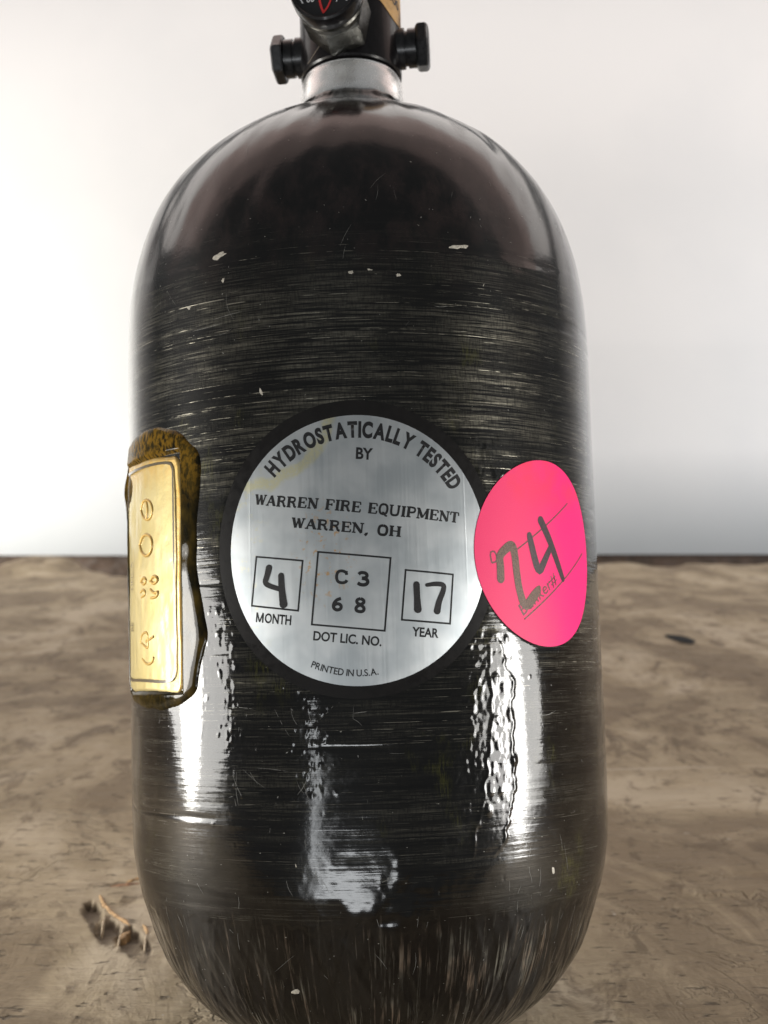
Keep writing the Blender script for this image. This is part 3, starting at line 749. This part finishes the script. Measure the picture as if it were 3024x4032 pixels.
def disc(name, c, r, off, thick, mat, parent, nr=26, na=120, wob=0.0, seed=0, lift=None):
    """a round sticker wrapped on the barrel, with a real cut edge"""
    a = np.linspace(0, 2*math.pi, na, endpoint=False); rr = np.linspace(0, 1, nr)[1:]
    g = 1 + wob*(np.sin(3*a+seed)+.6*np.sin(5*a+2*seed))
    U = np.r_[c[0], (c[0] + r*rr[:, None]*g*np.cos(a)).ravel()]; Vv = np.r_[c[1], (c[1] + r*rr[:, None]*g*np.sin(a)).ravel()]
    o = off + thick + 0*U
    if lift is not None: o = o + lift(U, Vv)
    top = S(U, Vv, o)
    k = 1 + (nr-2)*na
    low = S(U[k:], Vv[k:], off - 2e-4)
    P = np.r_[top, low]
    F = [[0, 1+i, 1+(i+1) % na] for i in range(na)]
    for q in range(nr-2):
        b = 1+q*na; F += [[b+i, b+na+i, b+na+(i+1) % na, b+(i+1) % na] for i in range(na)]
    b2 = len(top); F += [[k+i, b2+i, b2+(i+1) % na, k+(i+1) % na] for i in range(na)]
    me = mesh_np(name, P, F); smooth_angle(me, 50)
    uvl = me.uv_layers.new(name='UVMap'); UV = np.stack([np.r_[U, U[k:]], np.r_[Vv, Vv[k:]]], -1)
    li = np.empty(len(me.loops), dtype=np.int32); me.loops.foreach_get('vertex_index', li)
    uvl.data.foreach_set('uv', UV[li].astype(np.float32).ravel())
    return obj(name, me, mat, parent)

# ---- slab-serif stamp alphabet, drawn as strokes in a 1-high box
B, T_ = .17, .085   # heavy and light stroke
SER = .075
def serif(x, y, w=.17): return ([(x-w, y), (x+w, y)], SER)
def L_(*s): return list(s)
ss_ = SER/2
GLYPH = {
 'W': (1.02, [([(.12, .98), (.32, .03)], B), ([(.32, .03), (.51, .90)], T_), ([(.51, .90), (.70, .03)], B), ([(.70, .03), (.90, .98)], T_), serif(.12, 1-ss_, .13), serif(.90, 1-ss_, .12), serif(.51, .93, .10)]),
 'A': (.86, [([(.14, .03), (.43, .97)], T_), ([(.43, .97), (.72, .03)], B), ([(.24, .33), (.62, .33)], T_), serif(.13, ss_, .13), serif(.73, ss_, .13)]),
 'R': (.88, [([(.20, .02), (.20, .98)], B), ([(.20, .95), (.50, .95), (.66, .88), (.66, .62), (.50, .52), (.20, .52)], .11), ([(.44, .50), (.60, .40), (.66, .08), (.82, .05)], .13), serif(.20, ss_, .17), serif(.14, 1-ss_, .12)]),
 'E': (.80, [([(.20, .02), (.20, .98)], B), ([(.06, .04), (.72, .04)], SER), ([(.06, .96), (.70, .96)], SER), ([(.20, .52), (.54, .52)], SER), ([(.70, .04), (.73, .30)], T_), ([(.68, .96), (.71, .72)], T_), ([(.54, .40), (.54, .64)], T_)]),
 'N': (.92, [([(.18, .02), (.18, .98)], T_), ([(.16, .97), (.74, .03)], B), ([(.75, .02), (.75, .98)], T_), serif(.18, ss_, .14), serif(.14, 1-ss_, .12), serif(.75, 1-ss_, .14)]),
 'F': (.76, [([(.20, .02), (.20, .98)], B), serif(.22, ss_, .18), ([(.06, .96), (.68, .96)], SER), ([(.20, .52), (.54, .52)], SER), ([(.67, .96), (.70, .70)], T_), ([(.54, .40), (.54, .64)], T_)]),
 'I': (.46, [([(.23, .02), (.23, .98)], B), serif(.23, ss_), serif(.23, 1-ss_)]),
 'Q': (.88, [([(.44, .98), (.20, .90), (.12, .50), (.20, .10), (.44, .02), (.68, .10), (.76, .50), (.68, .90), (.44, .98)], .13), ([(.36, .16), (.50, .20), (.60, -.10), (.78, -.12)], .10)]),
 'U': (.92, [([(.18, .98), (.18, .32), (.26, .06), (.48, .03), (.70, .08), (.76, .32), (.76, .98)], .13), serif(.18, 1-ss_, .16), serif(.76, 1-ss_, .13)]),
 'P': (.80, [([(.20, .02), (.20, .98)], B), ([(.20, .95), (.50, .95), (.70, .88), (.70, .56), (.50, .46), (.20, .46)], .11), serif(.22, ss_, .18), serif(.14, 1-ss_, .12)]),
 'M': (1.06, [([(.17, .02), (.17, .98)], T_), ([(.16, .97), (.52, .10)], B), ([(.52, .10), (.88, .97)], T_), ([(.88, .02), (.88, .98)], B), serif(.17, ss_, .13), serif(.88, ss_, .15), serif(.12, 1-ss_, .10), serif(.94, 1-ss_, .10)]),
 'T': (.80, [([(.40, .02), (.40, .98)], B), serif(.40, ss_, .18), ([(.06, .96), (.74, .96)], SER), ([(.08, .96), (.05, .68)], T_), ([(.72, .96), (.75, .68)], T_)]),
 'O': (.88, [([(.44, .97), (.20, .90), (.12, .50), (.20, .10), (.44, .03), (.68, .10), (.76, .50), (.68, .90), (.44, .97)], .15)]),
 'H': (.94, [([(.20, .02), (.20, .98)], B), ([(.74, .02), (.74, .98)], B), ([(.20, .51), (.74, .51)], SER), serif(.20, ss_, .16), serif(.74, ss_, .16), serif(.20, 1-ss_, .16), serif(.74, 1-ss_, .16)]),
 'C': (.86, [([(.74, .68), (.70, .86), (.46, .97), (.20, .88), (.12, .50), (.20, .12), (.46, .03), (.70, .12), (.76, .28)], .14), ([(.74, .66), (.74, .97)], T_)]),
 ',': (.40, [([(.18, .10), (.20, .0), (.08, -.20)], .15)]),
 '3': (.70, [([(.12, .80), (.22, .95), (.46, .95), (.58, .78), (.50, .58), (.30, .53)], .14), ([(.30, .53), (.54, .50), (.64, .28), (.52, .06), (.26, .03), (.10, .16)], .15)]),
 '6': (.72, [([(.56, .96), (.30, .82), (.14, .50), (.16, .16), (.36, .03), (.58, .14), (.60, .42), (.42, .56), (.22, .46), (.15, .30)], .15)]),
 '8': (.72, [([(.36, .97), (.16, .88), (.16, .66), (.36, .54), (.58, .36), (.56, .10), (.36, .03), (.14, .10), (.13, .36), (.36, .54), (.55, .68), (.54, .88), (.36, .97)], .14)]),
 ' ': (.50, []),
}
def stamp(text, p0, p1, ptop, jit=.012, heavy=1.5, sp=0.0):
    parts = []; x = 0; g = np.random.default_rng(len(text))
    p0, p1, pt = map(np.array, (p0, p1, ptop)); tot = sum(GLYPH[c][0]+sp for c in text)
    hgt = np.linalg.norm(pt-p0); run = np.linalg.norm(p1-p0); kx = run/tot
    for ch in text:
        adv, sts = GLYPH[ch]; j = g.normal(0, jit, 2)
        for pts, w in sts:
            curved = len(pts) > 2
            q = [p0 + (x+a+j[0])/tot*(p1-p0) + (b+j[1])*(pt-p0) for a, b in pts]
            parts.append(stroke(q, w*heavy*(kx+hgt)/2, 2 if curved else 0, caps=False))
        x += adv + sp
    return join2(*parts)

# ---- the round silver test sticker
test = disc('test_sticker', LABEL_C, LABEL_R, .00002, .00013, MAT['rim'], tank)
foil = disc('foil_face', (-.0004, .1212), FOIL_R, .00015, .000025, MAT['foil'], test)
OFFP = .00019
FC = (-.0004, .1212)
printed('lettering', arc_text('HYDROSTATICALLY TESTED', FC, .02355, .00355, 138.0, 30.5, bold=.05), OFFP, MAT['ink'], test)
printed('lettering', fit_text('BY', (-.00028, .14025), (.00325, .13992), (-.00011, .14273), .03), OFFP, MAT['ink'], test)
printed('lettering', stamp('WARREN FIRE EQUIPMENT', (-.02275, .13154), (.02150, .12645), (-.0224, .13374)), OFFP, MAT['ink'], test)
printed('lettering', stamp('WARREN, OH', (-.01435, .12626), (.00880, .12357), (-.0141, .12838)), OFFP, MAT['ink'], test)
def month():
    p0, p1, pt = np.array((-.02291, .10669)), np.array((-.01493, .10577)), np.array((-.0227, .10875)); e = p1-p0; q = pt-p0
    P = lambda a, b: p0 + a*e + b*q
    m = [stroke([P(a, b), P((a+c)/2, (b+d)/2), P(c, d)], .00034, 0, False) for a, b, c, d in ((.02, 0, .02, 1), (.02, 1, .11, .05), (.11, .05, .20, 1), (.20, 1, .20, 0))]
    return join2(*m, fit_text('ONTH', p0+.255*e, p1, p0+.255*e+q, .026))
printed('lettering', month(), OFFP, MAT['ink'], test)
printed('lettering', fit_text('DOT LIC. NO.', (-.01022, .1025), (.00397, .10086), (-.01000, .10446), .026), OFFP, MAT['ink'], test)
printed('lettering', fit_text('YEAR', (.01043, .10278), (.01611, .10227), (.01060, .10475), .026), OFFP, MAT['ink'], test)
printed('lettering', arc_text('PRINTED IN U.S.A.', FC, .0264, .00142, 246.5, 278.2, bold=.016, outward=False), OFFP, MAT['ink'], test)
for ch, a, b, c in (('C', (-.0055, .11429), (-.00250, .11399), (-.00533, .11706)), ('3', (-.0010, .11376), (.0018, .11345), (-.00075, .11656)), ('6', (-.00635, .10864), (-.00374, .10839), (-.00614, .11133)), ('8', (-.00161, .10815), (.0011, .1079), (-.00139, .11108))):
    printed('stamped_character', stamp(ch, a, b, c, 0, 1.45), OFFP, MAT['ink'], test)
def frame_box(name, P, w):
    P = [np.array(p) for p in P]; parts = []
    for i in range(4):
        a, b = P[i], P[(i+1) % 4]; d = (b-a)/np.linalg.norm(b-a)
        parts.append(stroke([a-d*w/2, a+(b-a)*.5, b+d*w/2], w, 0, caps=False))
    return printed(name, join2(*parts), OFFP, MAT['ink'], test, mx=.0015)
frame_box('box_outline', [(-.02249, .12049), (-.01207, .11918), (-.01328, .10877), (-.02379, .11017)], .00038)
frame_box('box_outline', [(-.0087, .12089), (.00644, .1192), (.00477, .10406), (-.01041, .1058)], .00038)
frame_box('box_outline', [(.00953, .11663), (.01985, .11555), (.01881, .10521), (.00841, .10626)], .00038)
OFFM = .00021
printed('handwritten_number', join2(stroke([(-.0196, .11798), (-.02003, .11637), (-.0207, .11487), (-.0194, .11409), (-.01695, .11334)], .00135, 2, taper=(1.1, 1, .9, .8, .8)), stroke([(-.01689, .11623), (-.0168, .11333), (-.01648, .11025)], .00145, 2, taper=(.9, 1, 1.25))), OFFM, MAT['marker'], test, mx=.001)
printed('handwritten_number', join2(stroke([(.01176, .11353), (.0118, .11108), (.01187, .10838)], .00140, 2, taper=(1, .95, 1.2)), stroke([(.01396, .11339), (.01577, .11366), (.0178, .11346), (.01756, .11209), (.0165, .10993), (.01605, .10796)], .00125, 2, taper=(.6, .8, .9, 1, 1.25))), OFFM, MAT['marker'], test, mx=.001)

# ---- the round pink sticker, overlapping the silver one
pink = disc('number_sticker', PINK_C, PINK_R, .00016, .00012, MAT['pink'], tank)
OP = .00031
printed('handwritten_number', stroke([(.03137, .11461), (.03143, .11747), (.03118, .11959), (.03325, .12133), (.03479, .12201), (.03547, .1201), (.0358, .11604), (.03634, .1122), (.03776, .10837), (.03997, .1101), (.0425, .11271)], .00195, 2, taper=(1, 1, .95, 1, 1.15, 1, 1, 1, 1.1, 1.25, .6)), OP+1.5e-5, MAT['brownink'], pink, mx=.001)
printed('handwritten_number', join2(stroke([(.04005, .1242), (.04097, .12067), (.04257, .11584), (.04469, .11861), (.04724, .12197)], .00190, 2, taper=(.8, 1, 1.1, .9, .7)), stroke([(.04398, .12762), (.04694, .12327), (.04955, .11855), (.05159, .11488)], .00200, 2, taper=(1, 1, .9, .7))), OP+1.5e-5, MAT['darkink'], pink, mx=.001)
printed('ruled_line', stroke([(.03602, .12092), (.0456, .12653), (.05522, .13214)], .00030, 0, False), OP, MAT['thinink'], pink)
printed('ruled_line', stroke([(.0375, .10592), (.0500, .11355), (.06265, .12113)], .00034, 0, False), OP, MAT['thinink'], pink)
printed('lettering', fit_text('Bunker#', (.03723, .10665), (.04930, .11423), (.03546+.00035, .10858+.0003), .004), OP, MAT['thinink'], pink)
printed('lettering', stroke([(.0292, .1180), (.02880, .1202), (.02979, .12063), (.03053, .11979), (.03047, .11831), (.0292, .1180)], .00035, 1, False), OP, MAT['thinink'], pink)

# ---- the brass plate in its bed of resin
RES = np.array([(-.0830, .1500), (-.06998, .15109), (-.0600, .1519), (-.051, .15146), (-.04373, .14957), (-.04039, .1463), (-.0377, .14506), (-.0366, .14147), (-.03747, .13524), (-.03827, .129), (-.03863, .12274), (-.03833, .11646), (-.03669, .11169), (-.03529, .10481), (-.0365, .10083), (-.03833, .09624), (-.03887, .09192), (-.04311, .09026), (-.04675, .08903), (-.05272, .08809), (-.06038, .08885), (-.07539, .09050), (-.0840, .0920)])
for _ in range(2):
    RES = np.concatenate([np.stack([a*.75+b*.25, a*.25+b*.75]) for a, b in zip(RES, np.roll(RES, -1, axis=0))])
PLATE = dict(u0=-.0800, u1=-.0432, v0=.0922, v1=.1453)
def poly_sdf(P, x, y):
    d = np.full(x.shape, 1e9); ins = np.zeros(x.shape, bool)
    for a, b in zip(P, np.roll(P, -1, axis=0)):
        e = b-a; t = np.clip(((x-a[0])*e[0]+(y-a[1])*e[1])/(e@e), 0, 1)
        d = np.minimum(d, np.hypot(x-a[0]-t*e[0], y-a[1]-t*e[1]))
        c = ((a[1] > y) != (b[1] > y)) & (x < (b[0]-a[0])*(y-a[1])/(b[1]-a[1]+1e-12)+a[0]); ins ^= c
    return np.where(ins, d, -d)
def build_resin():
    us = np.linspace(-.0870, -.0335, 200); vs2 = np.linspace(.0860, .1540, 260)
    U, V = np.meshgrid(us, vs2)
    d = poly_sdf(RES, U, V) + .0003*vn(U*250, V*250, 81)
    h = np.where(d > 0, .00080*np.sqrt(np.clip(1-(1-np.clip(d, 0, .0028)/.0028)**2, 0, 1)), np.maximum(d*.6, -.0006)-.00005)
    h = h*(1+.10*vn(U*160, V*110, 82)) + np.where(d > 0, .00004*vn(U*500, V*280, 83), 0)
    # dips where the plate sits
    inpl = sstep(-.0005, .0005, U-PLATE['u0'])*(1-sstep(-.0005, .0005, U-PLATE['u1']))*sstep(-.0005, .0005, V-PLATE['v0'])*(1-sstep(-.0005, .0005, V-PLATE['v1']))
    h = h*(1-inpl) + np.minimum(h, .0001)*inpl
    # proud lump at the far left, and a bead down the right side
    h += np.where(d > .0003, .0008*np.exp(-((U+.078)/.006)**2-((V-.139)/.005)**2), 0)
    P = S(U, V, h).reshape(-1, 3); F = grid_faces(*U.shape)
    me = mesh_np('resin_bed', P, F)
    uvl = me.uv_layers.new(name='UVMap'); UV = np.stack([U, V], -1).reshape(-1, 2)
    li = np.empty(len(me.loops), dtype=np.int32); me.loops.foreach_get('vertex_index', li)
    uvl.data.foreach_set('uv', UV[li].astype(np.float32).ravel())
    return me
resin = obj('resin_bed', build_resin(), MAT['resin'], tank)
OB = .00045
def build_plate():
    p = PLATE; nu, nv = 90, 130
    us = np.linspace(p['u0'], p['u1'], nu); vs2 = np.linspace(p['v0'], p['v1'], nv)
    U, V = np.meshgrid(us, vs2)
    # rounded corners, slightly wandering edges
    cu, cv = (p['u0']+p['u1'])/2, (p['v0']+p['v1'])/2; hu, hv = (p['u1']-p['u0'])/2, (p['v1']-p['v0'])/2; rc = .0030
    a = (U-cu)/hu; b = (V-cv)/hv
    ex = np.abs(a)*hu; ey = np.abs(b)*hv
    k = np.clip(ey-(hv-rc), 0, rc); lim = hu - rc + np.sqrt(np.maximum(rc**2-k**2, 0)); U2 = cu + a*lim
    V2 = V + .0005*(a+.2)*-1 + .00025*vn(U*90, V*0, 91); U2 = U2 + .0003*vn(V*120, U*0, 92)
    h = OB + .00018*vn(U*120, V*90, 93) + .00006*vn(U*500, V*300, 94)
    m = 1-np.maximum(np.abs(a), np.abs(b)); h = h - .0006*(1-sstep(0, .03, m))
    P = S(U2, V2, h).reshape(-1, 3); F = grid_faces(nv, nu)
    me = mesh_np('brass_plate', P, F)
    uvl = me.uv_layers.new(name='UVMap'); UV = np.stack([U2, V2], -1).reshape(-1, 2)
    li = np.empty(len(me.loops), dtype=np.int32); me.loops.foreach_get('vertex_index', li)
    uvl.data.foreach_set('uv', UV[li].astype(np.float32).ravel())
    return me
plate = obj('brass_plate', build_plate(), MAT['brass'], tank)
OBP = OB + .00030
bp = [(-.0770, .1432), (-.0600, .1434), (-.0472, .1432), (-.0456, .1418), (-.0455, .1400), (-.0455, .1200), (-.0453, .0985), (-.0455, .0962), (-.0475, .0944), (-.0600, .0950), (-.0740, .0953), (-.0775, .0956)]
printed('border_line', stroke(bp, .00062, 2, False), OBP, MAT['border'], plate, mx=.001)
def bead(name, paths, w, mat, parent, off):
    """raised half-round lines pressed out of the plate"""
    Vs, Fs, o = [], [], 0
    for pts in paths:
        P = np.array(pts, float)
        for _ in range(2):
            Q = [P[0]]
            for a, b in zip(P[:-1], P[1:]): Q += [a*.75+b*.25, a*.25+b*.75]
            P = np.array(Q+[P[-1]])
        P = P[np.r_[True, np.hypot(*np.diff(P, axis=0).T) > 1e-7]]
        d = np.gradient(P, axis=0); d /= np.linalg.norm(d, axis=1)[:, None]; n = np.stack([-d[:, 1], d[:, 0]], 1)
        rows = []
        for q, hh in ((-1, -.00022), (-.7, .0), (-.3, .00012), (.0, .00016), (.3, .00012), (.7, .0), (1, -.00022)):
            X = P + n*q*w/2; rows.append(S(X[:, 0], X[:, 1], off+hh))
        A = np.stack(rows, 1); Vs.append(A.reshape(-1, 3)); Fs += (grid_faces(len(P), 7)+o).tolist(); o += len(P)*7
    return obj(name, mesh_np(name, np.concatenate(Vs), Fs), mat, parent)
EMB = [
 [[(-.06212, .13371), (-.06105, .13558), (-.05791, .13592), (-.05522, .13434), (-.05491, .13235), (-.05685, .13107), (-.06025, .13154), (-.06212, .13371)], [(-.05859, .13566), (-.05757, .13359), (-.05847, .13138)]],
 [[(-.0634, .12588), (-.06134, .12769), (-.05859, .12795), (-.05582, .1269), (-.05527, .12523), (-.05654, .12338), (-.05919, .12286), (-.06219, .12397), (-.0634, .12588)]],
 [[(-.06276, .11742), (-.06072, .11844), (-.05869, .11734), (-.06079, .11648), (-.06276, .11742)], [(-.06286, .11496), (-.06082, .11566), (-.05904, .11442), (-.06238, .11378)]],
 [[(-.05673, .11722), (-.0546, .11838), (-.05244, .11728), (-.05466, .11628), (-.05673, .11722)], [(-.05656, .11526), (-.05437, .11417), (-.05264, .11472), (-.05301, .11346), (-.05623, .1133)]],
 [[(-.06333, .1035), (-.06219, .10543), (-.0589, .10597), (-.05768, .10463), (-.05987, .10341), (-.055, .10471)], [(-.05809, .10465), (-.05778, .10173), (-.06227, .10347)], [(-.0619, .09988), (-.05915, .09853), (-.05592, .09879), (-.05514, .10006)]],
]
for e in EMB: bead('embossed_mark', e, .0008, MAT['brass'], plate, OB+.00012)
# print running up the left margin of the plate
def vtext(t, u, v0, v1, h):
    co, F = text_mesh(t, 1.0, .006); x0, x1 = co[:, 0].min(), co[:, 0].max(); y0 = 0; y1 = .70
    s = (co[:, 0]-x0)/(x1-x0); q = (co[:, 1]-y0)/(y1-y0)
    return np.stack([u - q*h, v0 + s*(v1-v0)], 1), F
printed('lettering', vtext('RE', -.0705, .1065, .1085, .0026), OBP, MAT['border'], plate, mx=.001)
printed('lettering', vtext('TIFICA', -.0705, .1155, .1225, .0026), OBP, MAT['border'], plate, mx=.001)

# ---- print on the dial and the paper label on the valve
def on_dial(VF, name, mat, dz=.00012):
    V, F = VF; me = mesh_np(name, np.c_[V, np.full(len(V), .02725+dz)], F, False); me.transform(dialM)
    return obj(name, me, mat, gauge)
on_dial(fit_text('00', (-.0044, -.0032), (-.0026, -.0032), (-.0044, -.0018), .01), 'dial_lettering', MAT['white'])
on_dial(fit_text('psi', (.0024, -.0034), (.0046, -.0034), (.0024, -.0018), .01), 'dial_lettering', MAT['white'])
on_dial(stroke([(-.0014, -.0030), (-.0011, -.0046), (-.0005, -.0062)], .00050, 1, False), 'dial_marking', MAT['red'])
on_dial(stroke([(-.0005, -.0060), (.0004, -.0050), (.0012, -.0034)], .00040, 1, False), 'dial_marking', MAT['red'], .00016)
on_dial(stroke([(.0, .0045), (.0, .0), (.0, -.0015)], .00035, 0, False), 'needle', MAT['red'], .0005)
on_dial(stroke([(.0062*math.cos(rad(t)), .0062*math.sin(rad(t))) for t in range(-40, 221, 12)], .0003, 0, False), 'dial_marking', MAT['white'])
def SV(u, v, off=0.0):
    ph = np.asarray(u, float); r = .01275+off
    return np.stack([r*np.sin(ph), -r*np.cos(ph), np.asarray(v, float)+0*ph], -1)
g_u = np.linspace(.32, 1.75, 40); g_t = np.linspace(0, 1, 12)
Uu, Tt = np.meshgrid(g_u, g_t)
lowv = .2440 - .0045*sstep(.35, 1.1, Uu)
Vv = lowv + Tt*(.256-lowv)
vlab = obj('valve_label', mesh_np('valve_label', SV(Uu, Vv, .00012).reshape(-1, 3), grid_faces(*Uu.shape)), MAT['tan'], body)
def on_valve(VF, name):
    return printed(name, VF, .0002, MAT['ink'], body, SV, mx=.05)
on_valve(fit_text('3000', (.70, .2445), (1.25, .2432), (.70, .2468), .02), 'valve_lettering')

# ---- flecks of paint and scratches on the barrel
for i, (u, v, a, b, an) in enumerate([(-.0314, .1875, .0014, .0005, .25), (-.0002, .1805, .0011, .0007, 0), (.0038, .1811, .0016, .0004, -.2), (.0099, .1799, .0013, .0008, .1), (-.0207, .1557, .0013, .0005, -1.1), (.0245, .1872, .0016, .0003, .1), (.0300, .1790, .0010, .0003, 1.2), (-.0400, .1770, .0006, .0004, 0), (-.0300, .1815, .0005, .0004, 1), (.0440, .0520, .0004, .0009, .3), (-.0180, .0290, .0009, .0004, .2), (-.0150, .0565, .0003, .0010, .1)]):
    g = np.random.default_rng(100+i); n = 14; t = np.linspace(0, 2*math.pi, n, endpoint=False); q = 1+.35*g.normal(size=n)*.6
    x, y = 1.4*a*q*np.cos(t), 1.4*b*q*np.sin(t)
    uu = np.r_[u, u+x*math.cos(an)-y*math.sin(an)]; vv = np.r_[v, v+x*math.sin(an)+y*math.cos(an)]
    P = S(uu, vv, np.r_[.00016, np.full(n, .00003)])
    obj('paint_fleck', mesh_np('paint_fleck', P, [[0, 1+k, 1+(k+1) % n] for k in range(n)]), MAT['fleck'], tank)
def scratches():
    g = np.random.default_rng(5); parts = []
    def one(u, v, L, an, w):
        d = np.array((math.cos(an), math.sin(an))); b = g.normal(0, .06)*L; nrm = np.array((-d[1], d[0])); c = np.array((u, v))
        parts.append(stroke([c-d*L/2, c+nrm*b, c+d*L/2], w, 1, False, taper=(.2, 1, .9, .2)))
    for _ in range(90):   # steep thin scratches, mostly on the lower half
        one(g.uniform(-.055, .055), g.uniform(.03, .09), g.uniform(.001, .007), g.normal(1.6, .45), g.uniform(.00004, .00011))
    for _ in range(26):
        one(g.uniform(-.05, .05), g.uniform(.15, .215), g.uniform(.001, .008), g.normal(1.5, .4), g.uniform(.00003, .00008))
    for _ in range(70):   # along the windings
        one(g.uniform(-.055, .055), g.uniform(.046, .186), g.uniform(.002, .010), g.normal(.03, .08), g.uniform(.00004, .00012))
    for _ in range(220):
        one(g.uniform(-.058, .058), g.uniform(.02, .20), g.uniform(.0002, .0006), g.uniform(0, 3.1), g.uniform(.0001, .00022))
    V, F = join2(*parts)
    V = np.asarray(V)
    keep = (np.hypot(V[:, 0]-LABEL_C[0], V[:, 1]-LABEL_C[1]) > LABEL_R+.0006) & (np.hypot(V[:, 0]-PINK_C[0], V[:, 1]-PINK_C[1]) > PINK_R+.0006) & ~((V[:, 0] < -.034) & (V[:, 1] > .087) & (V[:, 1] < .153))
    F = [f for f in F if all(keep[i] for i in f)]
    o = printed('scratches', (V, F), .00011, MAT['scratch'], tank, mx=.003); o['kind'] = 'stuff'
scratches()

# ------------------------------------------------------------------ a hair caught on the valve
def tube(name, pts, r, mat, parent=None, n=6):
    P = np.array(pts, float)
    for _ in range(3):
        Q = [P[0]]
        for a, b in zip(P[:-1], P[1:]): Q += [a*.75+b*.25, a*.25+b*.75]
        P = np.array(Q+[P[-1]])
    d = np.gradient(P, axis=0); d /= np.linalg.norm(d, axis=1)[:, None]
    s = np.cross(d, (0.3, -.9, .2)); s /= np.linalg.norm(s, axis=1)[:, None]; b = np.cross(d, s)
    a = np.linspace(0, 2*math.pi, n, endpoint=False)
    V = (P[:, None, :] + r*(s[:, None, :]*np.cos(a)[None, :, None] + b[:, None, :]*np.sin(a)[None, :, None])).reshape(-1, 3)
    return obj(name, mesh_np(name, V, grid_faces(len(P), n, True)), mat, parent)
hp = [(-.95, .2286, .0), (-.62, .2308, .0003), (-.50, .2318, .0005), (-.36, .2312, .0004), (-.24, .2304, .0003), (-.12, .2310, .0006), (.08, .2330, .0012), (.16, .2340, .0022)]
hair = tube('hair_strand', [SV(a, z, .0001+o).tolist() for a, z, o in hp], .00006, MAT['hair'])
hair['label'] = 'single fine pale hair clinging to the black valve above the bright collar'; hair['category'] = 'hair'
hair.matrix_world = tank.matrix_world.copy()
